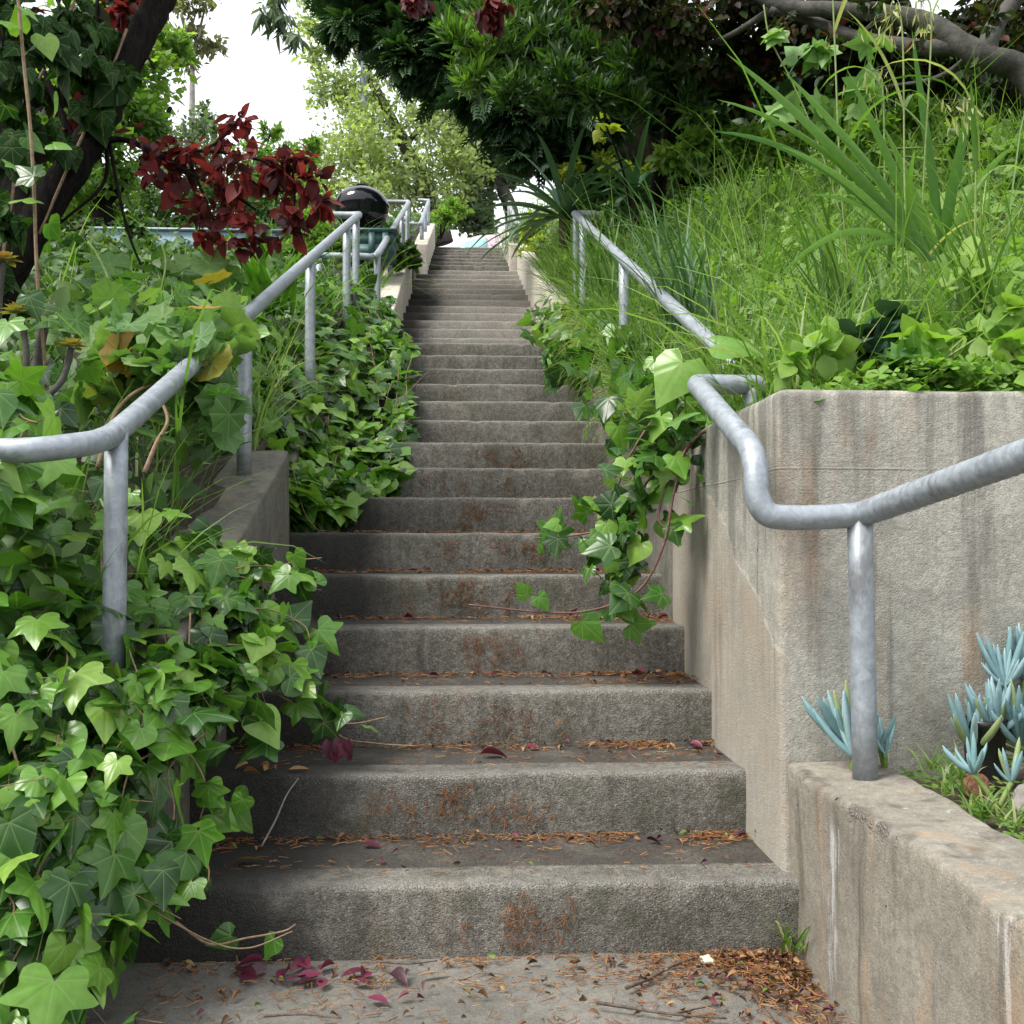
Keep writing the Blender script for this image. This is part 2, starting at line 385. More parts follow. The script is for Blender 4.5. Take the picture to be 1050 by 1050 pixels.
def leaf_mat(name, stops, trans=.3, rough=.42, veins=None, tint=1.5, tb=.45, vein_col=(.22, .33, .10), spec=.45, speck=0.0):
    m, n, b = new_mat(name)
    at = nd(n, "Attribute", attribute_name="lc").outputs["Vector"]
    s = nd(n, "SeparateXYZ"); n.links.new(at, s.inputs[0])
    col = ramp(n, s.outputs[0], stops)
    co = world_pos(n)
    col = mixc(n, rng_(n, noi(n, co, 45, 3, .6), .3, .7, 0, .35), col, mixc(n, .5, col, (.01, .02, .005)))
    if veins:
        col = mixc(n, rng_(n, noi(n, co, 95, 4, .7), .66, .73, 0, .6), col, (.20, .16, .06))
        col = mixc(n, rng_(n, noi(n, co, 22, 4, .6), .5, .75, 0, .45), col, mixc(n, .5, col, (.25, .32, .10)))
        au = mth(n, 'ABSOLUTE', s.outputs[1]); dm = None
        for a in veins:
            ca, sa = math.cos(a), math.sin(a)
            d = mth(n, 'ABSOLUTE', mth(n, 'SUBTRACT', mth(n, 'MULTIPLY', au, ca), mth(n, 'MULTIPLY', s.outputs[2], sa)))
            al = mth(n, 'ADD', mth(n, 'MULTIPLY', au, sa), mth(n, 'MULTIPLY', s.outputs[2], ca))
            d = mth(n, 'ADD', d, mth(n, 'LESS_THAN', al, 0.0))
            dm = d if dm is None else mth(n, 'MINIMUM', dm, d)
        v = rng_(n, dm, .022, .004, 0, .42)
        col = mixc(n, v, col, vein_col)
        bump(n, b, rng_(n, dm, .09, .0), .25, .004)
    n.links.new(col, b.inputs["Base Color"]); b.inputs["Roughness"].default_value = rough
    b.inputs["Specular IOR Level"].default_value = spec
    if trans:
        t = nd(n, "BsdfTranslucent")
        tc = mixc(n, 1.0, col, (tint, tint * 1.15, tint * tb), 'MULTIPLY'); n.links.new(tc, t.inputs[0])
        mx = nd(n, "MixShader"); mx.inputs[0].default_value = trans
        out = n.nodes["Material Output"]
        n.links.new(b.outputs[0], mx.inputs[1]); n.links.new(t.outputs[0], mx.inputs[2]); n.links.new(mx.outputs[0], out.inputs[0])
    return m

def plain(name, c1, c2, scale=20, rough=.8, metal=0.0, bmp=.3, dist=.004, stretch=(1, 1, 1), spec=.5):
    m, n, b = new_mat(name); co = vscale(n, world_pos(n), stretch)
    f = rng_(n, noi(n, co, scale, 6, .65), .32, .68)
    n.links.new(mixc(n, f, c1, c2), b.inputs["Base Color"]); b.inputs["Roughness"].default_value = rough; b.inputs["Metallic"].default_value = metal
    b.inputs["Specular IOR Level"].default_value = spec
    if bmp: bump(n, b, noi(n, co, scale * 2.2, 5, .7), bmp, dist)
    return m

M = {}
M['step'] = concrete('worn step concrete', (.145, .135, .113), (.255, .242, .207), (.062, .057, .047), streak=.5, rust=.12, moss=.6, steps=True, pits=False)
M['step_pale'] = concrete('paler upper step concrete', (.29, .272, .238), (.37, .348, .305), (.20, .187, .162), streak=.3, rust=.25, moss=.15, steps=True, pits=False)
M['pave'] = concrete('pavement concrete', (.135, .13, .112), (.20, .19, .165), (.075, .07, .06), streak=0, rust=.25, moss=.25, pits=False)
M['wall'] = concrete('board marked wall concrete', (.285, .278, .238), (.415, .404, .348), (.16, .156, .134), streak=.8, rust=.34, moss=0, plaster=True)
M['low'] = concrete('weathered planter concrete', (.20, .183, .146), (.31, .285, .232), (.115, .104, .082), streak=.75, rust=.42, drips=.8, moss=.1)
M['curb'] = concrete('grey curb concrete', (.12, .113, .094), (.20, .19, .158), (.06, .056, .046), streak=.5, rust=.15, moss=.35)  # base tone set dark for the shade on the left inner face
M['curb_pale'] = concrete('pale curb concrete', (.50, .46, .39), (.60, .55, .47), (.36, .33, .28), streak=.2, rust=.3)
IV = (0.0, .80, 1.70)
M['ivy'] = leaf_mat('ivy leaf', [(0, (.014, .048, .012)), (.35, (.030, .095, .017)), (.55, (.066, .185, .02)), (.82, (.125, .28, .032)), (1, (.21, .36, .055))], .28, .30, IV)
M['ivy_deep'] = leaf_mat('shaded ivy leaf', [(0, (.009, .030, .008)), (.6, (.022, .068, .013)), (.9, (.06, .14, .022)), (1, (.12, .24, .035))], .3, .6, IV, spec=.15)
M['geranium'] = leaf_mat('geranium leaf', [(0, (.05, .13, .035)), (.6, (.12, .25, .065)), (.95, (.21, .34, .10)), (.975, (.28, .25, .03)), (1, (.34, .20, .03))], .3, .6, (0., .82, 1.6, 2.4), vein_col=(.22, .38, .12))
M['under'] = leaf_mat('undergrowth leaf', [(0, (.02, .055, .012)), (.5, (.05, .12, .02)), (1, (.13, .22, .04))], .3, .5)
M['cover'] = leaf_mat('ground cover leaf', [(0, (.09, .20, .03)), (.5, (.17, .31, .05)), (1, (.27, .40, .09))], .4, .5)
M['grass'] = leaf_mat('grass blade', [(0, (.06, .14, .028)), (.5, (.14, .25, .055)), (.80, (.23, .34, .10)), (.91, (.34, .38, .17)), (1, (.46, .40, .23))], .4, .5)
M['bluegrass'] = leaf_mat('blue green grass blade', [(0, (.05, .12, .05)), (1, (.14, .25, .11))], .35, .5)
M['strap'] = leaf_mat('strap leaf', [(0, (.05, .145, .014)), (1, (.13, .27, .032))], .4, .5, spec=.25)
M['oat'] = leaf_mat('dry oat husk', [(0, (.30, .34, .14)), (1, (.5, .46, .25))], .4, .6)
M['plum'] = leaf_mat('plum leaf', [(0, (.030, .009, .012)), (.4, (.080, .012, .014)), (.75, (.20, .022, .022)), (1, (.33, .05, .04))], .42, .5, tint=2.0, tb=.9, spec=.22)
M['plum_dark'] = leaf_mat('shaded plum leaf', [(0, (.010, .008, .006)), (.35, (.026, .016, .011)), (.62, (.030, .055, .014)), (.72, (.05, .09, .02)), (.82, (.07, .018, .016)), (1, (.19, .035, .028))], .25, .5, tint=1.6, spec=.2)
M['cypress'] = leaf_mat('cypress spray', [(0, (.012, .036, .012)), (.55, (.028, .078, .022)), (1, (.075, .15, .045))], .2, .6)
M['lance'] = leaf_mat('lance leaf', [(0, (.016, .046, .011)), (.5, (.045, .105, .018)), (.8, (.105, .205, .03)), (1, (.20, .33, .055))], .35, .4)
M['dark'] = leaf_mat('dark thicket leaf', [(0, (.010, .028, .008)), (.7, (.03, .07, .015)), (1, (.08, .14, .03))], .2, .5)
M['bright'] = leaf_mat('bright background leaf', [(0, (.07, .15, .025)), (.5, (.14, .25, .045)), (1, (.27, .37, .08))], .45, .5, tint=1.7)
M['olive'] = leaf_mat('olive background leaf', [(0, (.19, .24, .11)), (.5, (.29, .35, .17)), (1, (.42, .46, .24))], .5, .6, tint=1.5)  # lightened leaf colour stands in for haze over the far tree
M['greygreen'] = leaf_mat('grey green leaf', [(0, (.06, .10, .06)), (1, (.17, .23, .13))], .35, .6)
M['birch'] = leaf_mat('sparse pale leaf', [(0, (.14, .15, .08)), (1, (.30, .30, .17))], .4, .6)
M['yellow'] = leaf_mat('yellow green leaf', [(0, (.22, .30, .03)), (1, (.45, .48, .07))], .4, .5)
M['agave'] = leaf_mat('agave leaf', [(0, (.022, .06, .032)), (1, (.07, .145, .08))], .1, .4)
M['lavender'] = leaf_mat('blue grass blade', [(0, (.12, .19, .15)), (1, (.28, .36, .30))], .3, .6)
M['chalk'] = leaf_mat('blue chalk stick leaf', [(0, (.16, .29, .30)), (.6, (.25, .42, .45)), (.9, (.36, .52, .55)), (1, (.30, .38, .16))], .08, .5)
M['aeonium'] = leaf_mat('aeonium leaf', [(0, (.20, .22, .05)), (.6, (.34, .30, .09)), (1, (.35, .17, .08))], .2, .4)
M['needle'] = leaf_mat('fallen needle', [(0, (.16, .06, .02)), (.6, (.30, .13, .045)), (1, (.44, .25, .11))], 0, .8)
M['litter'] = leaf_mat('litter leaf', [(0, (.045, .025, .016)), (.4, (.13, .065, .03)), (.66, (.27, .135, .05)), (.76, (.34, .21, .09)), (.82, (.09, .02, .03)), (.95, (.13, .018, .04)), (.97, (.11, .18, .03)), (1, (.12, .20, .035))], .1, .6)
M['purple'] = leaf_mat('fallen plum leaf', [(0, (.04, .010, .02)), (.6, (.12, .016, .042)), (1, (.21, .030, .075))], .1, .45)
M['orange'] = leaf_mat('fallen tan leaf', [(0, (.36, .17, .05)), (1, (.48, .28, .10))], .1, .6)
M['stem'] = plain('ivy stem', (.16, .10, .06), (.26, .18, .10), 60, .7)
M['greenstem'] = plain('green stem', (.12, .19, .04), (.2, .28, .07), 60, .6)
M['redstem'] = plain('red brown vine stem', (.07, .03, .025), (.16, .07, .05), 60, .55)
M['bark'] = plain('dark bark', (.008, .007, .0065), (.022, .019, .017), 16, .9, bmp=.8, dist=.02, stretch=(3, 3, .8), spec=.08)
M['greybark'] = plain('grey bark', (.045, .045, .04), (.10, .097, .083), 10, .9, bmp=.7, dist=.015, spec=.15)
M['brownbark'] = plain('brown cypress bark', (.05, .035, .025), (.12, .085, .06), 14, .95, bmp=.9, dist=.03, stretch=(4, 4, .7))
M['palebark'] = plain('pale bark', (.22, .2, .18), (.36, .34, .31), 14, .9)
M['twig'] = plain('dry twig', (.05, .035, .03), (.13, .10, .08), 80, .9)
M['greytwig'] = plain('grey twig', (.2, .19, .18), (.32, .3, .28), 80, .9)
M['soil'] = plain('bank soil', (.025, .018, .012), (.055, .04, .026), 14, .95, bmp=.8, dist=.03)
M['soil_pl'] = plain('planter soil', (.06, .045, .03), (.14, .11, .075), 30, .95, bmp=1, dist=.02)
M['asphalt'] = plain('asphalt', (.045, .045, .045), (.065, .063, .06), 60, .9)
m, n, b = new_mat('galvanised steel'); co = world_pos(n)
g1 = noi(n, co, 34, 6, .7, .6); g2 = nd(n, "TexVoronoi"); g2.inputs["Scale"].default_value = 70; n.links.new(co, g2.inputs["Vector"])
gc = mixc(n, rng_(n, g1, .32, .68), (.25, .28, .31), (.37, .41, .44))
gc = mixc(n, rng_(n, g2.outputs["Distance"], .2, .7, 0, .18), gc, (.22, .245, .27))
gc = mixc(n, rng_(n, noi(n, vscale(n, co, (1, 1, .4)), 9, 6, .7), .54, .70, 0, .75), gc, (.13, .125, .118))
sc_ = noi(n, vscale(n, co, (60, 60, 60)), 3, 4, .8); gc = mixc(n, rng_(n, sc_, .62, .7, 0, .5), gc, (.48, .52, .55))
n.links.new(gc, b.inputs["Base Color"]); b.inputs["Metallic"].default_value = .4; n.links.new(rng_(n, g1, .3, .7, .38, .6), b.inputs["Roughness"])
bump(n, b, g1, .25, .002); M['galv'] = m
M['black'] = plain('black plastic', (.008, .008, .009), (.014, .014, .015), 20, .3, bmp=.1)
M['enamel'] = plain('black enamel', (.006, .007, .009), (.01, .011, .014), 5, .08, bmp=0)
M['teal'] = plain('blue green paint', (.17, .28, .33), (.23, .34, .38), 8, .5, bmp=.1)
M['green_box'] = plain('dark teal paint', (.03, .085, .08), (.05, .115, .105), 8, .5, bmp=.1)
M['brick'] = plain('red stone', (.20, .085, .05), (.30, .14, .085), 26, .9, bmp=.9, dist=.01)
M['stone'] = plain('grey stone', (.20, .185, .165), (.34, .315, .29), 18, .9, bmp=.9, dist=.01)
M['carpaint'] = plain('pale lilac paint', (.62, .47, .55), (.66, .51, .59), 3, .25, bmp=0)
M['glass'] = plain('pale window glass', (.35, .62, .64), (.42, .68, .70), 2, .06, bmp=0)  # turquoise reflection on the car windows put into the base colour
M['carglass2'] = plain('lilac window glass', (.52, .38, .50), (.58, .44, .55), 2, .08, bmp=0)  # flat lilac colour of the second car window
M['rubber'] = plain('rubber', (.015, .015, .015), (.03, .03, .03), 20, .8)
M['lamp_paint'] = plain('blue grey paint', (.12, .16, .22), (.16, .20, .26), 10, .5, bmp=.1)
M['lichen'] = plain('lichen', (.5, .5, .36), (.62, .62, .48), 60, .9)

# ------------------------------------------------------------------ stair geometry, in risers
D1, T1, LAND1, T2, LAND2, T3 = 14.436, 2.364, 3.877, 2.595, 2.186, 2.625
ND = {}
for k in range(1, 16): ND[k] = D1 + (k - 1) * T1
for k in range(16, 28): ND[k] = ND[15] + LAND1 + (k - 16) * T2
for k in range(28, 35): ND[k] = ND[27] + LAND2 + (k - 28) * T3
TOPD = ND[34]
FL = lambda k: (-4.4, 4.62) if k <= 15 else ((-3.65, 4.08) if k <= 27 else (-3.02, 3.5))
SX = [0, D1 - T1, ND[15], ND[16], ND[27], ND[28], ND[34], 400]
SY = [0, 0, 15, 15.6, 27, 27.7, 34.2, 35.5]
def stair(d): return np.interp(d, SX, SY)
def edge_r(d): return np.interp(d, [0, 47, 51, 79, 83, 400], [5.35, 5.35, 4.75, 4.75, 4.2, 4.2])
def edge_l(d): return np.interp(d, [0, 47, 51, 79, 83, 400], [-5.3, -5.3, -4.5, -4.5, -3.8, -3.8])
def bank_r(x, d):             # height of the right bank, all in risers
    e = x - edge_r(d); top = np.maximum(7.75, stair(d) + 1.7)
    return np.minimum(top + (.38 * np.clip(e, 0, 16) + .12 * np.clip(e - 16, 0, 40)) * np.clip((d - 15.6) / 9, 0, 1) + .5 * np.clip((d - 15.5) / 8, 0, 1) * np.clip(e / 4, 0, 1), 46)
def bank_l(x, d):
    e = edge_l(d) - x; top = np.maximum(.3, np.where(d < 26, 3.6 + np.where(d < 15, .75, .40) * (d - 15.0), stair(d) + 1.7))
    return np.minimum(top + .03 * np.clip(e, 0, 60), 38)

# ------------------------------------------------------------------ the setting
def sheet(name, xs, ds, zf, mat, kind='structure', rough=.0, seed=0, label=None):
    X, Dd = np.meshgrid(xs, ds, indexing='ij')
    Z = zf(X, Dd)
    V = np.stack([X * R, Dd * R, Z * R], -1).reshape(-1, 3)
    if rough:
        for v in V: v[2] += rough * noise.fractal(Vector((v[0] * 2 + seed, v[1] * 2, 0)), .9, 2, 4)
    a, c = X.shape
    i, j = np.meshgrid(np.arange(a - 1), np.arange(c - 1), indexing='ij'); i = i.ravel(); j = j.ravel()
    Fq = np.stack([i * c + j, (i + 1) * c + j, (i + 1) * c + j + 1, i * c + j + 1], 1)
    o = mesh_np(name, V, Fq, mat); o["kind"] = kind
    if label: o["label"] = label
    return o
sheet('ground', np.linspace(-3000, 3000, 40), np.linspace(-2500, 4000, 40), lambda x, d: x * 0 - .6, M['soil'])
sheet('pavement', np.linspace(-12, 7.5, 120), np.linspace(2, D1 + .3, 90), lambda x, d: x * 0, M['pave'], rough=.006)
q = lambda a, b, c: np.unique(np.concatenate([np.linspace(0, a, b), np.geomspace(a, c, 40)]))
us = q(20, 60, 600)
X0 = lambda u, d: u + edge_r(d)
def bank_sheet(name, side, d0):
    ds = np.unique(np.concatenate([np.linspace(d0, 60, 90), np.linspace(60, 110, 40), np.linspace(110, 400, 30)]))
    U, Dd = np.meshgrid(us, ds, indexing='ij')
    X = edge_r(Dd) + U if side > 0 else edge_l(Dd) - U
    Z = (bank_r if side > 0 else bank_l)(X, Dd)
    V = np.stack([X * R, Dd * R, Z * R], -1).reshape(-1, 3)
    for v in V: v[2] += .05 * noise.fractal(Vector((v[0] * 1.5, v[1] * 1.5, 3)), .9, 2, 4)
    a, c = X.shape; i, j = np.meshgrid(np.arange(a - 1), np.arange(c - 1), indexing='ij'); i = i.ravel(); j = j.ravel()
    Fq = np.stack([i * c + j, (i + 1) * c + j, (i + 1) * c + j + 1, i * c + j + 1], 1)
    if side < 0: Fq = Fq[:, ::-1]
    o = mesh_np(name, V, Fq, M['soil']); o["kind"] = 'structure'
bank_sheet('hillside', 1, 15.4)
bank_sheet('hillside', -1, 7)
sheet('street', np.linspace(-400, 400, 30), np.linspace(TOPD + 2.4, 500, 30), lambda x, d: 34.0 + 0 * x, M['asphalt'])
sheet('planter_soil', np.linspace(5.9, 30, 60), np.linspace(2, 14.9, 40), lambda x, d: 2.25 + .3 * np.clip((x - 6) / 3, 0, 1) + 0 * d, M['soil_pl'], rough=.03)

# ------------------------------------------------------------------ staircase
def step_mesh(k):
    x0, x1 = FL(k); d0 = ND[k]
    d1 = ND[k + 1] if k < 34 else TOPD + 3
    h0, h1 = (k - 1) * R, k * R
    y0, y1 = d0 * R, d1 * R
    rn = .014
    prof = [(y0 + .004, h0 - .012, .1), (y0 + .002, h0 + .03, .12), (y0, h0 + R * .35, .2), (y0, h0 + R * .6, .25), (y0, h1 - rn * 2, .45), (y0 + .002, h1 - rn, .75)]
    for a in (25, 50, 75): prof.append((y0 + .002 + rn * (1 - math.cos(math.radians(a))), h1 - rn + rn * math.sin(math.radians(a)), 1.0))
    prof += [(y0 + rn + .01, h1, 1), (y0 + .06, h1, .7), (y0 + .10, h1 - .001, .06), (y0 + .15, h1 - .002, 0)]
    L = y1 - y0
    for q_ in (.5, .65, .8, .92): prof.append((y0 + max(.16, L * q_), h1 - .002, 0))
    prof.append((y1 + .03, h1 - .002, 0)); prof.append((y1 + .03, h0 - .012, 0))
    nx = 110 if k < 10 else (70 if k < 16 else 40)
    xs = np.linspace(x0 * R - .02, x1 * R + .02, nx); m = len(prof)
    V = []; A = []
    for x in xs:
        for i, (y, z, wv) in enumerate(prof):
            dy = .006 * noise.fractal(Vector((x * 3, k * 7.3, z * 2)), .9, 2, 3)
            ed = 1 if 4 <= i <= 10 else .3
            dz = ed * (.004 if k < 8 else .002) * noise.fractal(Vector((x * 3, k * 3.1 + 40, y * .5)), .7, 2.2, 6)
            chip = max(0, noise.noise(Vector((x * 9, k * 5.7, 9))) - .25) * (.045 if k < 8 else .018) if 5 <= i <= 9 else 0
            V.append((x, y + dy + chip, z + dz - chip)); A.append(wv)
    i, j = np.meshgrid(np.arange(nx - 1), np.arange(m - 1), indexing='ij'); i = i.ravel(); j = j.ravel()
    Fq = np.stack([i * m + j, (i + 1) * m + j, (i + 1) * m + j + 1, i * m + j + 1], 1)
    return np.array(V), Fq, A
st_ = thing('concrete_staircase', 'long worn concrete staircase climbing the bank in three flights', 'staircase', (0, D1 * R, 0))
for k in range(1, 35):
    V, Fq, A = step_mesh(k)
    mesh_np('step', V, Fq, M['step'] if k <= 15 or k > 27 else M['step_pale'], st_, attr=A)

# ------------------------------------------------------------------ walls
def prism(name, prof, x0, x1, mat, parent=None, bev=.014, rough=.004, cut=.09):
    """side outline in (d, z) risers, run from x0 to x1"""
    bm = bmesh.new()
    a = [bm.verts.new((x0 * R, d * R, z * R)) for d, z in prof]; c = [bm.verts.new((x1 * R, d * R, z * R)) for d, z in prof]
    n_ = len(prof)
    bm.faces.new(a); bm.faces.new(c[::-1])
    for i in range(n_): bm.faces.new((a[(i + 1) % n_], a[i], c[i], c[(i + 1) % n_]))
    bmesh.ops.recalc_face_normals(bm, faces=bm.faces)
    bmesh.ops.bevel(bm, geom=bm.edges[:], offset=bev, segments=3, profile=.5, affect='EDGES')
    for _ in range(6):
        es = [e for e in bm.edges if e.calc_length() > cut]
        if not es: break
        bmesh.ops.subdivide_edges(bm, edges=es, cuts=1, use_grid_fill=True)
        if len(bm.verts) > 24000: break
    bmesh.ops.triangulate(bm, faces=[f for f in bm.faces if len(f.verts) > 4])
    for v in bm.verts:
        p_ = v.co
        nz = noise.noise_vector(p_ * 4) * rough + noise.noise_vector(p_ * 17) * rough * .45
        v.co += nz
    me = bpy.data.meshes.new(name); 
    o0 = ORIG.get(parent.name, np.zeros(3)) if parent else np.zeros(3)
    bmesh.ops.translate(bm, verts=bm.verts, vec=Vector(-o0))
    bm.to_mesh(me); bm.free(); me.materials.append(mat)
    me.polygons.foreach_set("use_smooth", np.ones(len(me.polygons), dtype=bool))
    o = bpy.data.objects.new(name, me); COL.objects.link(o)
    if parent: o.parent = parent; ORIG[o.name] = o0
    return o
tag(prism('retaining_wall', [(14.85, -1), (14.85, 8.02), (22.8, 8.02), (22.8, 3)], 4.6, 40, M['wall'], bev=.02, cut=.11), 'tall stained concrete retaining wall with a flat top right of the steps', 'wall')
tag(prism('planter_wall', [(3, -1), (3, 2.6), (14.82, 2.6), (14.82, -1)], 4.66, 6.0, M['low'], bev=.017, rough=.011, cut=.06), 'low rounded tan concrete planter wall beside the bottom landing', 'wall')
tag(prism('curb_wall', [(14.9, -1), (14.9, 3.75), (25.8, 8.05), (25.8, 1)], -5.75, -4.4, M['curb'], rough=.006), 'sloping grey concrete curb wall half buried in ivy under the nearest left handrail', 'wall')
tag(prism('curb_wall', [(26.2, 3), (26.2, 7.0), (48.6, 16.6), (48.6, 12)], -5.75, -4.75, M['curb'], rough=.006), 'concrete curb wall hidden under the ivy beside the middle steps', 'wall')
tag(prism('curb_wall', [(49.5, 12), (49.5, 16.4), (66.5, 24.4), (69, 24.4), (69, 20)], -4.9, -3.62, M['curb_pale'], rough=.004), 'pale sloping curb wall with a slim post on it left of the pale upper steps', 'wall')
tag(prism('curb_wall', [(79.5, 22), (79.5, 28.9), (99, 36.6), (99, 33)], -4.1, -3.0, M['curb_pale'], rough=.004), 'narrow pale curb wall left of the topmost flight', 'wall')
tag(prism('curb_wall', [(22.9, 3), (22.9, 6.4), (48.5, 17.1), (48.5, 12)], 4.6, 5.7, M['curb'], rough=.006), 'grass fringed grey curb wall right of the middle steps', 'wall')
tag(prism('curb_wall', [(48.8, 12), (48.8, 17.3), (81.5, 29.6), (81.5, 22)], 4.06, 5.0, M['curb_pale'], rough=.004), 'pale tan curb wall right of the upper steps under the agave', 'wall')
tag(prism('curb_wall', [(81.7, 22), (81.7, 29.6), (99, 36.2), (99, 33)], 3.48, 4.4, M['curb_pale'], rough=.004), 'short pale curb wall behind the blue grass at the stair top', 'wall')

# ------------------------------------------------------------------ handrails
PR = .172 * R
def rail_obj(name, label, segs, posts, loc, pr=PR):
    t = thing(name, label, 'handrail', loc)
    for nm, pts, sm in segs:
        mb = MB(); p = smooth_line(pts, 7) if sm else np.linspace(pts[0], pts[-1], 150)
        # the straight bar is ridged by rust and old spiral wrapping
        rr = pr if sm else pr * (1 + .05 * np.sin(np.arange(150) * 1.9) * (.4 + .6 * rngs(5).random(150)) + .025 * rngs(6).random(150))
        mb.add(*tube(p, rr, 18)); mb.build(nm, M['galv'], t)
    for a, c in posts:
        mb = MB(); mb.add(*tube(np.linspace(a, c, 5), pr * .98, 18))
        mb.build('post', M['galv'], t)
    return t
def rl(x, d, h): return W(x, d, EYE + h)      # h in risers above the eye
# right, near: post on the planter wall, gooseneck, short rising run, return over the wall
rail_obj('handrail', 'near galvanised pipe handrail with an S bend in front of the tall wall', [
    ('rail_pipe', [rl(5.37, 13.7, .36), rl(4.9, 13.72, .33), rl(4.35, 13.74, .32), rl(4.08, 13.76, .38), rl(3.96, 13.8, .62), rl(3.96, 13.86, .95), rl(3.96, 14.1, 1.28), rl(3.96, 14.7, 1.55), rl(3.96, 15.7, 1.97), rl(3.96, 16.9, 2.48), rl(3.97, 17.4, 2.68), rl(4.1, 17.55, 2.72), rl(4.5, 17.58, 2.72), rl(5.05, 17.6, 2.72), rl(5.2, 17.6, 2.7)], True),
    ('rail_bar', [rl(5.37, 13.75, .36), rl(5.87, 10.8, .88), rl(6.5, 7.2, 1.5)], False)],
    [(W(5.38, 13.7, 2.58), rl(5.34, 13.7, .34)), (W(6.45, 7.3, 2.2), rl(6.45, 7.3, 1.46)), (W(5.0, 17.6, 7.9), rl(5.0, 17.6, 2.7))], W(5.38, 13.7, 2.6))
def on_r(d): return rl(5.3, d, 4.05 + .423 * (d - 21.3))
rail_obj('handrail', 'galvanised pipe handrail running up through the grass of the right bank', [
    ('rail_pipe', [rl(5.3, 20.2, 3.4), rl(5.3, 20.6, 3.72), on_r(22), on_r(28), on_r(36), on_r(44), on_r(48.8), rl(5.32, 49.6, 16.0), rl(5.6, 49.9, 16.1), rl(6.4, 49.9, 16.1)], True)],
    [(W(5.3, d, z), on_r(d)) for d, z in ((34.1, 10.3), (46, 15.5), (48.9, 16.5))], W(5.3, 34, 10.4))
def on_l(d): return rl(-5.13, d, 1.6 + .416 * (d - 15.3))
rail_obj('handrail', 'nearest left galvanised pipe handrail, bent over at its foot and half hidden by geranium', [
    ('rail_pipe', [rl(-7.8, 14.0, 1.18), rl(-6.7, 14.0, 1.2), rl(-5.9, 14.05, 1.22), rl(-5.45, 14.3, 1.3), rl(-5.2, 14.9, 1.45), on_l(15.8), on_l(20), on_l(28), on_l(38), on_l(46), on_l(48.6), rl(-5.2, 49.3, 15.7), rl(-5.6, 49.5, 15.75), rl(-6.9, 49.5, 15.75)], True)],
    [(W(-5.13, d, z), on_l(d)) for d, z in ((15.3, 3.8), (24.0, 7.25), (33.9, 10.4), (44.1, 14.6), (47.8, 16.3))], W(-5.13, 24, 7.3))
def on_l2(d): return rl(-4.4, d, 14.2 + .428 * (d - 50.8))
rail_obj('handrail', 'second left handrail with a low return bar, beside the pale steps', [
    ('rail_pipe', [rl(-7.3, 50.4, 14.0), rl(-5.2, 50.4, 14.0), rl(-4.6, 50.5, 14.02), on_l2(51.6), on_l2(60), on_l2(70), on_l2(77.2), rl(-4.45, 78, 25.9), rl(-4.8, 78.2, 25.95), rl(-6.2, 78.2, 25.95)], True)],
    [(W(-4.4, 50.8, 15.5), on_l2(50.8)), (W(-7.2, 50.4, 15.0), rl(-7.2, 50.4, 14.0)), (W(-4.4, 59.8, 21.0), on_l2(59.8)), (W(-4.4, 70.0, 24.0), on_l2(70.0)), (W(-4.4, 76.5, 26.5), on_l2(76.5))], W(-4.4, 59.8, 21.2))
def on_l3(d): return rl(-3.6, d, 25.2 + .44 * (d - 81))
rail_obj('handrail', 'topmost left handrail above the narrow pale curb', [
    ('rail_pipe', [rl(-5.6, 80.6, 25.0), rl(-4.3, 80.6, 25.0), rl(-3.8, 80.8, 25.05), on_l3(82), on_l3(90), on_l3(97.6), rl(-3.8, 98.3, 32.8), rl(-4.6, 98.5, 32.9)], True)],
    [(W(-3.6, d, 29.2 + .39 * (d - 80.5)), on_l3(d)) for d in (83, 90, 96.8)], W(-3.6, 90, 32.6))
def on_r3(d): return rl(4.1, d, 26.0 + .44 * (d - 83))
rail_obj('handrail', 'topmost right handrail showing above the blue grass', [
    ('rail_pipe', [rl(4.6, 82.0, 25.6), on_r3(83), on_r3(90), on_r3(98), rl(4.6, 99, 32.8)], True)],
    [(W(4.1, d, 29.9 + .38 * (d - 82)), on_r3(d)) for d in (84, 91, 97)], W(4.1, 90, 33))

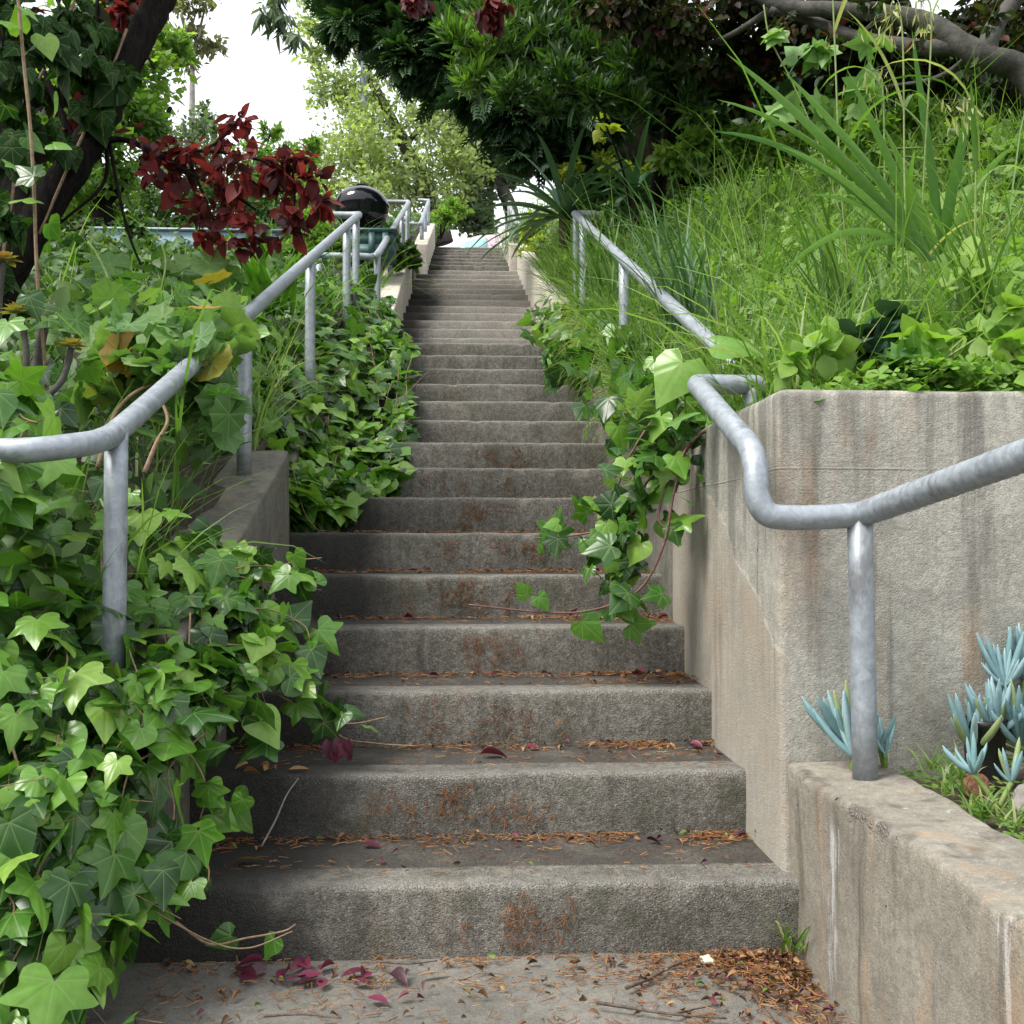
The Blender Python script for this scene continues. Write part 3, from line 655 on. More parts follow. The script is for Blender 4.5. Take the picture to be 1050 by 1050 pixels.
# ------------------------------------------------------------------ plants: builders
def ivy_mass(label, rows, n, size, seed, mat='ivy', tm=None, depth=.16, name='ivy_plant', cat='ivy', toward=(.3, -1, .5), rnd_pow=1.0, upb=.55, down=.9, stems=True, vines=(), wmask=None, spread=.55, extra=None, stem_mat='stem', lift=.05):
    g = rngs(seed); pt = Patch(rows, toward)
    u, v = g.random(n), g.random(n)
    if wmask is not None:
        k = g.random(n) < wmask(u, v); u, v = u[k], v[k]
    p, nr, dv = pt.at(u, v); N = len(p)
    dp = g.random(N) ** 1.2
    p = p - nr * (dp * depth)[:, None] + g.normal(0, .018, (N, 3)) + nr * lift * g.random((N, 1)) ** 3
    nn = unit(nr * .6 + np.array([0, 0, upb]) + g.normal(0, .42, (N, 3)))
    tip = dv * down + nr * .25 + g.normal(0, spread, (N, 3)) + np.array([0, 0, -.25])
    sz = np.exp(g.normal(math.log(size), .33, N)).clip(size * .45, size * 1.3)
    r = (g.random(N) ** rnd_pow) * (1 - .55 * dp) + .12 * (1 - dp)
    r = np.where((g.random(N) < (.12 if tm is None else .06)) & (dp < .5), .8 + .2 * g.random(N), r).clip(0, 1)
    e = thing(name, label, cat, p[np.argmax(v)])
    tms = tm if tm else [IVY, IVY2]
    mb = MB(); wh = g.integers(0, len(tms), N)
    for i, T in enumerate(tms):
        k = wh == i
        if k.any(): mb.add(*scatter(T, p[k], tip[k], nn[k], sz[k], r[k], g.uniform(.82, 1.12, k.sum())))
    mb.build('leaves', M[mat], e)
    if stems:
        ms = MB(); k = np.arange(N)[dp < .7]
        b = p[k] - unit(tip[k]) * sz[k][:, None] * .5 - nn[k] * sz[k][:, None] * .7 + g.normal(0, .02, (len(k), 3))
        ms.add(*sticks(b, p[k], .0022))
        nv = max(6, N // 60)
        for _ in range(nv):
            u0, v0 = g.random() , g.random() * .7; L = g.uniform(.12, .3); du = g.normal(0, .10)
            tt = np.linspace(0, 1, 5); q, q_n, _d = pt.at((u0 + du * tt).clip(0, 1), (v0 + L * tt).clip(0, 1))
            ms.add(*tube(smooth_line(q - q_n * .03 + g.normal(0, .012, q.shape), 4), [.003, .0018], 5))
        for vn in vines: ms.add(*tube(smooth_line([P(*c) for c in vn], 8), [.0022, .0014], 6))
        ms.build('stem', M[stem_mat], e)
    return e

def leaf_sprigs(mb, line, g, size, every, tms=(IVY, IVY2), up=(0, -.4, .8), jit=.035):
    """leaves set alternately along a stem"""
    L = np.cumsum(np.r_[0, np.linalg.norm(np.diff(line, axis=0), axis=1)]); n = max(2, int(L[-1] / every))
    s = (np.arange(n) + g.random(n) * .6) / n * L[-1]
    p = np.stack([np.interp(s, L, line[:, i]) for i in range(3)], 1) + g.normal(0, jit, (n, 3))
    tip = g.normal(0, .8, (n, 3)) + np.array([0, 0, -.5]); nn = unit(np.array(up) + g.normal(0, .45, (n, 3)))
    sz = size * np.exp(g.normal(0, .3, n)).clip(.5, 1.2); r = g.random(n)
    w_ = g.integers(0, len(tms), n)
    for i, T in enumerate(tms):
        k = w_ == i
        if k.any(): mb.add(*scatter(T, p[k], tip[k], nn[k], sz[k], r[k]))

def crown_leaves(mb, clumps, per, tm, size, g, mode='any', hollow=.35, rlo=0., rhi=1., squash=.8, droop=0.):
    """leaves through clumps (px, py, D, radius in photo pixels[, weight])"""
    for c in clumps:
        px, py, D, rp = c[:4]; wt = c[4] if len(c) > 4 else 1
        ce = P(px, py, D); rad = rp * D * R / F
        n = int(per * wt)
        d = unit(g.normal(0, 1, (n, 3))); rr = rad * (hollow + (1 - hollow) * g.random(n) ** .5) * np.exp(g.normal(0, .13, n))
        # sub clumps give the crown its light and dark lumps and gaps
        nb = max(5, n // 45); bd = unit(g.normal(0, 1, (nb, 3))); pick = g.integers(0, nb, n)
        d = unit(d * .45 + bd[pick])
        p = ce + d * rr[:, None] * np.array([1, 1, squash])
        if mode == 'any': tip = d + g.normal(0, .9, (n, 3)) + [0, 0, -droop]; nn = unit(d * .5 + [0, 0, .7] + g.normal(0, .5, (n, 3)))
        elif mode == 'hang': tip = d * .35 + g.normal(0, .4, (n, 3)) + [0, 0, -1]; nn = unit(d + [0, -.3, .3] + g.normal(0, .4, (n, 3)))
        elif mode == 'up': tip = d * .6 + g.normal(0, .5, (n, 3)) + [0, 0, .7]; nn = unit(g.normal(0, 1, (n, 3)) + d * .5)
        elif mode == 'spray': tip = d * .8 + bd[pick] * .6 + g.normal(0, .35, (n, 3)) + [0, 0, -droop]; nn = unit([0, 0, 1.] + g.normal(0, .45, (n, 3)) + d * .4)
        br = g.random(nb)
        r = (rlo + (rhi - rlo) * (.55 * br[pick] + .45 * g.random(n))).clip(0, 1)
        mb.add(*scatter(tm, p, tip, nn, size * np.exp(g.normal(0, .25, n)), r))

def limbs(lines, g, wob=.02, sides=8):
    """lines: (list of (px,py,D), r0, r1 in risers)"""
    mb = MB()
    for pts, r0, r1 in lines:
        q = smooth_line([P(*c) for c in pts], 7); q = q + g.normal(0, wob * r0 * R, q.shape)
        mb.add(*tube(q, np.linspace(r0, r1, len(q)) * R, sides))
    return mb

def limb_parts(lines, g, mat, e, sides=5, name='branch'):
    for l in lines: limbs([l], g, sides=sides).build(name, M[mat], e)

def tree(name, label, cat, trunk, twigs, leaves, bark, mat, seed, group=None):
    g = rngs(seed); base = P(*trunk[0][0][0])
    e = thing(name, label, cat, base, group)
    limb_parts(trunk, g, bark, e, 12, 'trunk')
    if twigs: limb_parts(twigs, g, bark, e, 6)
    for part, mt, args in leaves:
        mb = MB()
        for clumps, per, tm, size, kw in args: crown_leaves(mb, clumps, per, tm, size, g, **kw)
        mb.build(part, M[mt], e)
    return e

# ------------------------------------------------------------------ trees beyond, far ones first
far = [(328, 45, 150, 20, .5), (335, 95, 150, 22, .5), (340, 25, 150, 34), (352, -20, 150, 40), (372, 75, 150, 42), (415, 105, 150, 48), (360, 135, 148, 40), (340, 175, 146, 34), (400, 160, 148, 46), (445, 140, 150, 42), (435, 185, 146, 40), (390, 195, 146, 30), (470, 175, 150, 30), (455, 110, 152, 34), (372, 150, 140, 26, .5), (375, 195, 138, 26, .5), (372, 120, 143, 16, .3)]
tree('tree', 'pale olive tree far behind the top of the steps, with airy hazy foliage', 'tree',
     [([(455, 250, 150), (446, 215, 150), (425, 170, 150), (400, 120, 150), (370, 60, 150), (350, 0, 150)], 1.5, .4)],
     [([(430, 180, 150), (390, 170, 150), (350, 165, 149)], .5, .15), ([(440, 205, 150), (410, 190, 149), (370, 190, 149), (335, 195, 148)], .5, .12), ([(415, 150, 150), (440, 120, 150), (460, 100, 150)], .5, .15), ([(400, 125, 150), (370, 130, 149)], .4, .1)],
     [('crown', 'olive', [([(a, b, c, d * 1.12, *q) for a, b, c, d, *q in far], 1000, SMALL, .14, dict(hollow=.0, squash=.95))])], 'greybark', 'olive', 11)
tree('tree', 'grey green tree with a bent trunk behind the stair top', 'tree',
     [([(528, 250, 160), (526, 225, 160), (520, 205, 160), (510, 184, 160), (497, 168, 160)], 1.3, .8)],
     [([(510, 184, 160), (500, 160, 160), (490, 140, 160)], .7, .2), ([(516, 195, 160), (520, 170, 160), (530, 150, 160)], .6, .15), ([(497, 168, 160), (480, 160, 160)], .6, .2)],
     [('crown', 'greygreen', [([(492, 175, 160, 30), (478, 205, 158, 26), (485, 228, 156, 22), (510, 150, 160, 34), (535, 160, 162, 24), (500, 130, 162, 34), (545, 140, 162, 26), (525, 178, 160, 16, .5), (480, 145, 160, 28)], 1100, SMALL, .17, dict(hollow=.1))])], 'greybark', 'greygreen', 12)
tree('tree', 'bare slender trunk standing alone against the sky behind the stair top', 'tree',
     [([(504, 250, 165), (504, 225, 165), (503, 195, 165), (504, 165, 165)], .5, .4)], [([(503, 195, 165), (499, 180, 165)], .2, .1)],
     [('crown', 'greygreen', [([(505, 158, 165, 14), (498, 168, 165, 10)], 120, SMALL, .25, dict(hollow=.1))])], 'greybark', 'greygreen', 13)
tree('tree', 'thin pale trunked tree with sparse twiggy foliage against the white sky', 'tree',
     [([(193, 240, 95), (196, 160, 95), (197, 95, 95), (196, 55, 95), (186, 15, 95)], .36, .16)],
     [([(197, 62, 95), (205, 30, 95), (212, 0, 95)], .2, .06), ([(197, 85, 95), (206, 78, 95)], .15, .05), ([(196, 55, 95), (182, 35, 95), (172, 20, 95)], .2, .05), ([(193, 40, 95), (202, 10, 95)], .15, .04)],
     [('crown', 'birch', [([(195, 20, 95, 30), (178, 38, 95, 22), (210, 42, 95, 18), (207, -5, 95, 30), (176, 5, 95, 26), (190, 62, 95, 16)], 260, SMALL, .10, dict(hollow=.0))])], 'palebark', 'birch', 14)
tree('tree', 'leafy light green tree in the middle distance behind the dark leaning trunk', 'tree',
     [([(110, 330, 72), (108, 240, 72), (95, 160, 72), (85, 80, 72)], 1.0, .4)], [([(100, 190, 72), (60, 150, 70), (30, 120, 68)], .5, .15), ([(104, 210, 72), (150, 160, 73), (175, 110, 74)], .5, .15)],
     [('crown', 'bright', [([(90, 45, 72, 45), (130, 30, 74, 40), (150, 80, 74, 38), (105, 100, 70, 40), (140, 125, 72, 32), (60, 110, 68, 45), (20, 150, 66, 45), (100, 165, 70, 40), (30, 60, 70, 45), (60, 190, 66, 40), (165, 45, 76, 30)], 900, SMALL, .11, dict(hollow=.15))])], 'bark', 'bright', 15)
for lab, cl, sd_, mt, D in (
    ('dense mid green shrub on the left skyline below the thin pale tree', [(170, 140, 90, 30), (205, 150, 90, 30), (225, 175, 88, 30), (180, 180, 88, 32), (150, 190, 86, 30), (215, 120, 92, 16, .5)], 21, 'greygreen', 90),
    ('yellow green leafy shrub on the skyline right of the red leaved branch', [(255, 165, 96, 24), (285, 165, 96, 22), (310, 160, 98, 18), (300, 190, 94, 28), (265, 195, 92, 26), (320, 205, 92, 22), (278, 135, 97, 10, .4), (318, 150, 98, 9, .4)], 22, 'bright', 96),
    ('low bushy green shrub in front of the pale blue trough', [(120, 262, 56, 26), (160, 268, 54, 24), (205, 272, 54, 20), (90, 280, 52, 26), (140, 235, 58, 14, .5)], 23, 'under', 55),
    ('bright green low shrub between the red leaved branch and the handrail', [(315, 235, 60, 18), (330, 245, 58, 16), (300, 262, 56, 14), (345, 255, 60, 10), (322, 222, 62, 10, .5)], 24, 'bright', 60),
    ('small green bush under the black kettle barbecue', [(395, 245, 66, 12), (415, 258, 62, 9), (405, 268, 60, 9, .7), (380, 262, 58, 10, .6), (425, 268, 64, 6, .5)], 25, 'under', 62),
    ('leafy green hedge plant behind the pale blue trough, at its left end', [(40, 205, 74, 30), (85, 215, 74, 28), (125, 215, 74, 24), (60, 240, 70, 24)], 27, 'bright', 72),
    ('leafy green hedge plant behind the red leaved branch and the trough', [(160, 212, 78, 22), (200, 215, 78, 22), (245, 212, 78, 22), (290, 215, 78, 20), (225, 195, 80, 18)], 28, 'under', 78),
    ('pale green bush left of the car at the stair top', [(452, 225, 120, 12), (465, 215, 122, 12), (440, 238, 118, 8, .6)], 26, 'bright', 120)):
    g = rngs(sd_); e = thing('shrub', lab, 'shrub', P(cl[0][0], cl[0][1] + cl[0][3] * 1.6, D))
    limb_parts([([(cl[0][0], cl[0][1] + cl[0][3] * 1.6, D), (c[0], c[1], c[2])], .14, .05) for c in cl], g, 'bark', e, 5)
    mb = MB(); crown_leaves(mb, cl, 650, SMALL if D > 80 else OVAL, .085 if D > 80 else .06, g, hollow=.1, squash=.9); mb.build('leaves', M[mt], e)

# dark thicket under the trees on the right: single bushes side by side
for i, (lab, cl) in enumerate((
    ('dark evergreen bush under the cypress trunk', [(640, 175, 66, 26), (670, 160, 66, 32), (625, 150, 70, 20)]),
    ('dark dense bush right of the cypress trunk', [(710, 140, 62, 40), (740, 100, 64, 44), (700, 95, 66, 40)]),
    ('dark dense bush behind the tall strap leaved clump', [(790, 130, 60, 44), (830, 95, 62, 44), (790, 80, 64, 40)]),
    ('dark bush behind the grey bent trunk', [(890, 120, 58, 44), (930, 85, 60, 46), (880, 70, 60, 44)]),
    ('dark bush behind the grass at the right edge of the bank', [(990, 130, 54, 46), (1040, 120, 52, 46), (1000, 70, 56, 50), (1060, 60, 54, 46)]))):
    g = rngs(30 + i); c0 = cl[0]; e = thing('bush', lab, 'bush', P(c0[0], c0[1] + 60, c0[2]))
    limb_parts([([(c0[0] + g.uniform(-12, 12), c0[1] + 60, c0[2]), (c[0], c[1], c[2])], .25, .08) for c in cl for _ in (0, 1)], g, 'bark', e, 6)
    mb = MB(); crown_leaves(mb, cl, 1150, OVAL, .15, g, hollow=.2); mb.build('leaves', M['dark'], e)
for i, (lab, cl, mt) in enumerate((
    ('pale yellow green bush in front of the cypress trunk', [(590, 178, 58, 14), (620, 172, 58, 16), (650, 175, 57, 14), (575, 165, 60, 9)], 'yellow'),
    ('light green bush rising behind the long grass', [(720, 155, 46, 20), (760, 150, 45, 24), (800, 150, 44, 22), (690, 165, 48, 16)], 'bright'),
    ('light green bush rising behind the oat stalks', [(860, 130, 42, 24), (900, 140, 40, 24), (940, 120, 42, 22), (990, 150, 40, 26), (1035, 170, 38, 26)], 'bright'),
    ('yellow leaved plant beside the topmost right curb', [(543, 240, 76, 11), (549, 225, 76, 9), (541, 257, 75, 8), (553, 250, 75, 7)], 'yellow'))):
    g = rngs(40 + i); c0 = cl[0]; e = thing('bush', lab, 'bush', P(c0[0], c0[1] + 25, c0[2]))
    limb_parts([([(c0[0], c0[1] + 25, c0[2]), (c[0], c[1], c[2])], .08, .03) for c in cl], g, 'greenstem', e, 5)
    mb = MB(); crown_leaves(mb, cl, 420 if i in (1, 2) else 150, OVAL, .075, g, hollow=.0); mb.build('leaves', M[mt], e)

for i, (lab, cl) in enumerate((
    ('leafy green bush filling the gap behind the agaves', [(610, 195, 66, 18), (640, 205, 66, 18), (675, 195, 66, 20), (700, 205, 64, 18)]),
    ('leafy green bush behind the middle of the long grass', [(730, 195, 62, 22), (765, 190, 62, 24), (800, 195, 60, 22)]),
    ('leafy green bush behind the sword leaved clump', [(840, 185, 58, 24), (880, 180, 58, 26), (915, 190, 56, 22)]),
    ('leafy green bush behind the oat stalks at the right edge', [(955, 180, 54, 26), (1000, 190, 52, 26), (1045, 195, 50, 28)]))):
    g = rngs(45 + i); c0 = cl[0]; e = thing('bush', lab, 'bush', P(c0[0], c0[1] + 30, c0[2]))
    limb_parts([([(c[0], c0[1] + 32, c0[2]), (c[0], c[1], c[2])], .1, .04) for c in cl], g, 'bark', e, 5)
    mb = MB(); crown_leaves(mb, cl, 700, OVAL, .085, g, hollow=.05); mb.build('leaves', M['under'], e)

# the big cypress
cyp = [(368, -8, 62, 26), (398, 12, 62, 32), (385, -40, 62, 50), (432, 38, 61, 34), (470, 66, 60, 32), (440, 0, 62, 50), (505, 94, 59, 28), (532, 122, 59, 24), (500, 45, 61, 48), (560, 112, 60, 34), (585, 140, 60, 22), (565, 70, 62, 50), (620, 112, 64, 42), (560, 10, 62, 60), (640, 50, 64, 60), (415, 62, 60, 14, .5), (362, 24, 61, 14, .5), (548, 155, 59, 12, .5), (600, 100, 58, 36), (660, 110, 66, 40), (480, -10, 62, 50)]
g = rngs(50); e = thing('cypress_tree', 'big dark cypress tree arching over the steps from the right', 'tree', P(690, 210, 64))
limbs([([(690, 215, 64), (668, 180, 64), (645, 145, 63), (625, 105, 62), (600, 60, 62), (570, 0, 62), (550, -60, 62)], 2.0, .9), ([(672, 190, 64), (676, 140, 65), (682, 90, 66), (690, 30, 66), (695, -40, 66)], 1.3, .8)], g, sides=14).build('trunk', M['brownbark'], e)
limbs([([(640, 140, 63), (600, 125, 61), (560, 125, 60), (530, 140, 59)], .9, .2), ([(625, 105, 62), (560, 95, 61), (500, 95, 60), (460, 85, 60)], .8, .2), ([(600, 60, 62), (520, 50, 61), (440, 35, 61), (370, 15, 61)], .7, .15), ([(652, 158, 63), (620, 150, 61), (595, 150, 60)], .6, .2)], g, sides=8).build('branch', M['brownbark'], e)
mb = MB(); crown_leaves(mb, cyp, 900, SPRAY, .23, g, mode='spray', hollow=.25, droop=.35, squash=.75); mb.build('crown', M['cypress'], e)

# bright lance leaved tree in front of it
lan = [(470, 45, 46, 22), (485, 80, 46, 22), (510, 55, 46, 30), (530, 95, 45, 24), (555, 50, 46, 34), (575, 85, 45, 28), (600, 55, 46, 34), (615, 95, 45, 26), (650, 70, 45, 34), (690, 60, 45, 34), (540, 15, 47, 34), (600, 15, 47, 34), (660, 20, 47, 34), (490, 20, 47, 24), (655, 115, 45, 18, .6), (560, 112, 45, 12, .5), (700, 105, 45, 20, .6)]
tree('lance_leaved_tree', 'bright green tree with narrow upright leaves hanging in front of the cypress', 'tree',
     [([(672, 225, 52), (678, 170, 50), (690, 120, 47), (690, 70, 46), (640, 20, 46), (600, -40, 46)], .45, .22)],
     [([(690, 120, 47), (670, 105, 46), (620, 95, 45), (560, 100, 45)], .25, .06), ([(700, 70, 46), (620, 60, 46), (550, 55, 46), (480, 60, 46)], .25, .06), ([(660, 40, 46), (580, 25, 47), (500, 25, 47)], .2, .05)],
     [('crown', 'lance', [([c for c in lan if c[0] < 520], 420, LANCE, .11, dict(mode='up', hollow=.05, rlo=.45)), ([c for c in lan if c[0] >= 520], 620, LANCE, .095, dict(mode='up', hollow=.05, rhi=.85))])], 'bark', 'lance', 51)  # left clumps coloured lighter: edge highlights put into the leaf colour

# purple plum tree on the right with its bent grey trunk
pl = [(620, 8, 40, 26, .5), (700, 25, 42, 40), (745, 55, 44, 36), (760, 10, 42, 44), (800, 50, 44, 36), (830, 20, 42, 44), (870, 60, 44, 36), (910, 40, 42, 40), (960, 70, 44, 36), (985, 30, 42, 40), (1030, 30, 40, 44), (700, 80, 46, 30, .6), (660, 5, 41, 30, .6), (890, 0, 41, 40), (1045, 80, 42, 30, .6), (745, 100, 46, 22, .5)]
tree('plum_tree', 'purple leaved plum tree with a bent grey trunk at the right edge', 'tree',
     [([(1110, 260, 33), (1085, 140, 33.5), (1050, 75, 34), (1015, 60, 34), (985, 45, 34.3), (955, 25, 34.8), (910, 14, 35.5), (860, 10, 36), (800, 5, 37), (750, -25, 38)], .52, .22), ([(1010, 60, 34), (1018, 30, 34), (1040, 0, 34), (1060, -40, 34)], .36, .22)],
     [([(990, 48, 34.3), (940, 48, 35), (880, 38, 36), (830, 20, 37), (790, 10, 37)], .32, .12), ([(910, 14, 35.5), (860, 50, 38), (800, 55, 41)], .15, .05), ([(1000, 55, 34), (960, 80, 38), (900, 90, 42)], .15, .05), ([(800, 5, 37), (740, 40, 41), (690, 50, 43)], .15, .05)],
     [('crown', 'plum_dark', [(pl, 800, OVAL, .068, dict(mode='any', droop=.6, hollow=.0)), ([(650, -120, 42, 110), (800, -130, 42, 120), (950, -120, 42, 120), (1100, -80, 40, 110), (720, -60, 44, 80), (880, -60, 43, 80)], 380, OVAL, .10, dict(mode='any', hollow=.1)), ([(805, 22, 33, 13), (850, 40, 33, 12), (890, 5, 33, 14), (945, 40, 32.5, 12), (990, 70, 32.5, 10), (1020, 20, 32.5, 14)], 30, OVAL, .062, dict(mode='any', droop=.6, hollow=0, rlo=.3))])], 'greybark', 'plum_dark', 52)  # crown includes unseen clumps above view, added to shade the trees below
g = rngs(53)
for i, (lab, cl) in enumerate((('red plum leaf spray hanging at the top edge left of the bright green tree', [(427, 3, 38, 12)]), ('dark red plum leaf spray hanging among the bright green leaves', [(500, 15, 40, 12), (512, 2, 40, 12)]), ('dark drooping leaf spray hanging at the top edge in the white sky', [(275, 12, 40, 12), (292, 22, 40, 12), (285, -5, 40, 12), (303, 38, 40, 9, .6)]))):
    e = thing('leaf_spray', lab, 'leaf spray', P(cl[0][0], -30, cl[0][2]))
    limb_parts([([(cl[0][0] - 10, -60, cl[0][2]), (cl[0][0], -20, cl[0][2]), (cl[-1][0], cl[-1][1] + 4, cl[0][2])], .05, .02)], g, 'bark', e, 5)
    mb = MB(); crown_leaves(mb, cl, 60, OVAL if i < 2 else LANCE, .09 if i < 2 else .10, g, mode='hang', hollow=0); mb.build('leaves', M['plum' if i < 2 else 'greygreen'], e)

# dark leaning plum tree on the left, its red branch lit from behind
redc = [(150, 150, 25.5, 14), (172, 160, 25, 16), (195, 150, 25, 14), (215, 165, 25, 16), (235, 135, 25, 14), (248, 122, 25, 8, .6), (245, 160, 24.5, 15), (268, 165, 24.5, 14), (255, 185, 24.5, 14), (225, 190, 24.6, 14), (205, 205, 24.6, 14), (215, 230, 24.5, 16), (240, 215, 24.4, 14), (255, 240, 24.4, 12), (235, 252, 24.4, 12), (285, 180, 24.4, 13), (300, 170, 24.3, 10), (318, 165, 24.2, 8, .7), (305, 195, 24.3, 13), (322, 190, 24.2, 10), (300, 220, 24.2, 11), (298, 240, 24.2, 8, .7), (325, 210, 24.2, 8, .7), (205, 240, 24.5, 8, .7), (160, 180, 25.3, 10, .6), (185, 180, 25, 12)]
dkc = [(30, 90, 27, 30), (80, 30, 27.5, 32), (60, 130, 26.5, 24), (20, 30, 27, 34), (110, 10, 28, 24), (10, 160, 26, 26), (130, -10, 28, 24), (75, 85, 27, 22)]
g = rngs(54); e = thing('plum_tree', 'dark leaning plum trunk on the left with a spray of wine red leaves', 'tree', P(-30, 420, 25))
limbs([([(-40, 430, 25), (-25, 360, 25), (5, 285, 25), (45, 215, 25.4), (82, 160, 25.8), (112, 105, 26.2), (138, 50, 26.6), (165, 0, 27), (190, -60, 27.4)], .47, .34), ([(30, 240, 25.2), (10, 180, 25.6), (-5, 100, 26), (5, 20, 26.5), (20, -50, 27)], .36, .22)], g, wob=.05, sides=16).build('trunk', M['bark'], e)
limbs([([(92, 148, 25.9), (125, 143, 25.5), (160, 158, 25.2), (200, 180, 24.8), (240, 200, 24.5), (262, 215, 24.4)], .085, .03), ([(160, 158, 25.2), (210, 155, 25), (250, 160, 24.7), (300, 175, 24.3), (325, 190, 24.2)], .05, .02), ([(200, 180, 24.8), (215, 215, 24.6), (225, 245, 24.4)], .04, .02), ([(210, 155, 25), (232, 138, 25), (250, 115, 25)], .04, .015), ([(300, 175, 24.3), (302, 205, 24.2), (298, 240, 24.2)], .03, .012), ([(112, 145, 25.9), (120, 190, 25.7), (132, 240, 25.5), (150, 285, 25.3)], .05, .025), ([(110, 150, 26), (105, 190, 25.8), (60, 230, 25.6)], .06, .03), ([(112, 105, 26.2), (135, 85, 26), (150, 60, 26), (158, 70, 25.8)], .06, .03), ([(82, 160, 25.8), (60, 110, 26), (40, 60, 26.4)], .12, .05), ([(110, 108, 26.2), (100, 60, 26.6), (100, 0, 27)], .09, .05)], g, sides=7).build('branch', M['bark'], e)
mb = MB(); crown_leaves(mb, [(a, b, c, d * 1.5, *q) for a, b, c, d, *q in redc], 27, OVAL, .064, g, mode='any', droop=.9, hollow=.0); mb.build('red_leaves', M['plum'], e)
mb = MB(); crown_leaves(mb, [(30, 25, 27, 20), (75, 35, 27, 22), (75, 115, 26.4, 16), (120, 5, 27.5, 18), (135, 12, 27.5, 12), (85, 130, 26.2, 14), (150, -5, 27, 14)], 16, OVAL, .07, g, mode='any', droop=.8, hollow=0, rlo=.3); mb.build('red_leaves', M['plum'], e)
mb = MB(); crown_leaves(mb, [(-120, -60, 22, 90), (-30, -160, 24, 110), (80, -150, 25, 90), (180, -170, 26, 80), (-150, 60, 22, 90), (-120, -260, 21, 110), (40, -300, 24, 120)], 420, OVAL, .09, g, mode='hang', hollow=.2); mb.build('crown', M['plum_dark'], e)  # unseen canopy overhead, added to shade the left bank and trunk
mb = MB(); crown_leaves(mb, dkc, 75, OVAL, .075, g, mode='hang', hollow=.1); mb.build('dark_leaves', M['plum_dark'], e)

# ivy climbing over that tree
g = rngs(55); e = thing('ivy_plant', 'dark ivy climbing through the leaning plum trunk at the top left', 'ivy', P(-20, 400, 23))
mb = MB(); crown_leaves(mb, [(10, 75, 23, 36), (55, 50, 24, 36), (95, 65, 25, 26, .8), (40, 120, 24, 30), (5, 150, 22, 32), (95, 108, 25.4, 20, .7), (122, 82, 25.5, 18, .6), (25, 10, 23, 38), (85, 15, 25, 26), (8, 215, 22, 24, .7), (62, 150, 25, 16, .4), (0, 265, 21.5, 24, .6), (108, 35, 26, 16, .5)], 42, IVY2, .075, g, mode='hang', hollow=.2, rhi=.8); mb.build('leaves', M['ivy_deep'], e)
ms = MB()
for pts in ([(-10, 330, 23), (10, 220, 23.5), (25, 120, 24), (60, 40, 25), (90, -30, 26)], [(40, 240, 25), (75, 160, 25.3), (105, 95, 25.8), (130, 30, 26.2)]): ms.add(*tube(smooth_line([P(*c) for c in pts], 6), .006, 6))
ms.build('stem', M['stem'], e)
g = rngs(56); e = thing('ivy_vine', 'long bare ivy stem hanging straight down at the top left with a few leaves', 'ivy', P(42, 420, 19))
ln = smooth_line([P(*c) for c in ((16, -30, 19), (24, 60, 19), (31, 130, 19), (35, 200, 19), (38, 280, 19), (44, 350, 19.2), (50, 420, 19.3))], 6)
mb = MB(); mb.add(*tube(ln, .0055, 7)); mb.build('stem', M['stem'], e)
mb = MB(); leaf_sprigs(mb, ln, g, .07, .05, jit=.06); mb.build('leaves', M['ivy'], e)

# ------------------------------------------------------------------ the left bank
def on_bank(fn, xs, ds): return np.stack([xs * R, ds * R, fn(xs, ds) * R], 1)
def cover(name, label, fn, side, n, d0, d1, e0, e1, tms, mat, hmax, size, seed, dpow=1.6, epow=1.0, label_kind='stuff', clear=None):
    g = rngs(seed); ds = d0 + (d1 - d0) * g.random(n) ** dpow; ee = e0 + (e1 - e0) * g.random(n) ** epow
    xs = (edge_r(ds) + ee) if side > 0 else (edge_l(ds) - ee)
    p = on_bank(fn, xs, ds)
    cl = np.array([noise.noise(Vector((a * 2.2, b * 2.2, seed))) for a, b in p[:, :2]])
    h = hmax * (.45 + .9 * (cl - cl.min()) / (np.ptp(cl) + 1e-6)) * g.random(n) ** .6
    p[:, 2] += h * (.5 + .5 * np.minimum(1, ee / 1.5))
    nn = unit(np.array([-.2 * side, -.45, .9]) + g.normal(0, .4, (n, 3))); tip = g.normal(0, 1, (n, 3)) + [0, -.2, 0]
    mb = MB(); wh = g.integers(0, len(tms), n); sz = size * np.exp(g.normal(0, .35, n)); r = (.25 + .75 * h / (h.max()) * g.random(n) + .2 * cl).clip(0, 1)
    for i, T in enumerate(tms):
        k = wh == i; mb.add(*scatter(T, p[k], tip[k], nn[k], sz[k], r[k]))
    k = g.random(n) < .3
    o = mb.build(name, M[mat]); o["kind"] = 'stuff'; o["label"] = label
    return o
cover('undergrowth', 'mixed leafy undergrowth covering the left bank', bank_l, -1, 16000, 15, 105, .3, 34, [OVAL, OVAL, IVY2], 'under', .42, .075, 60)
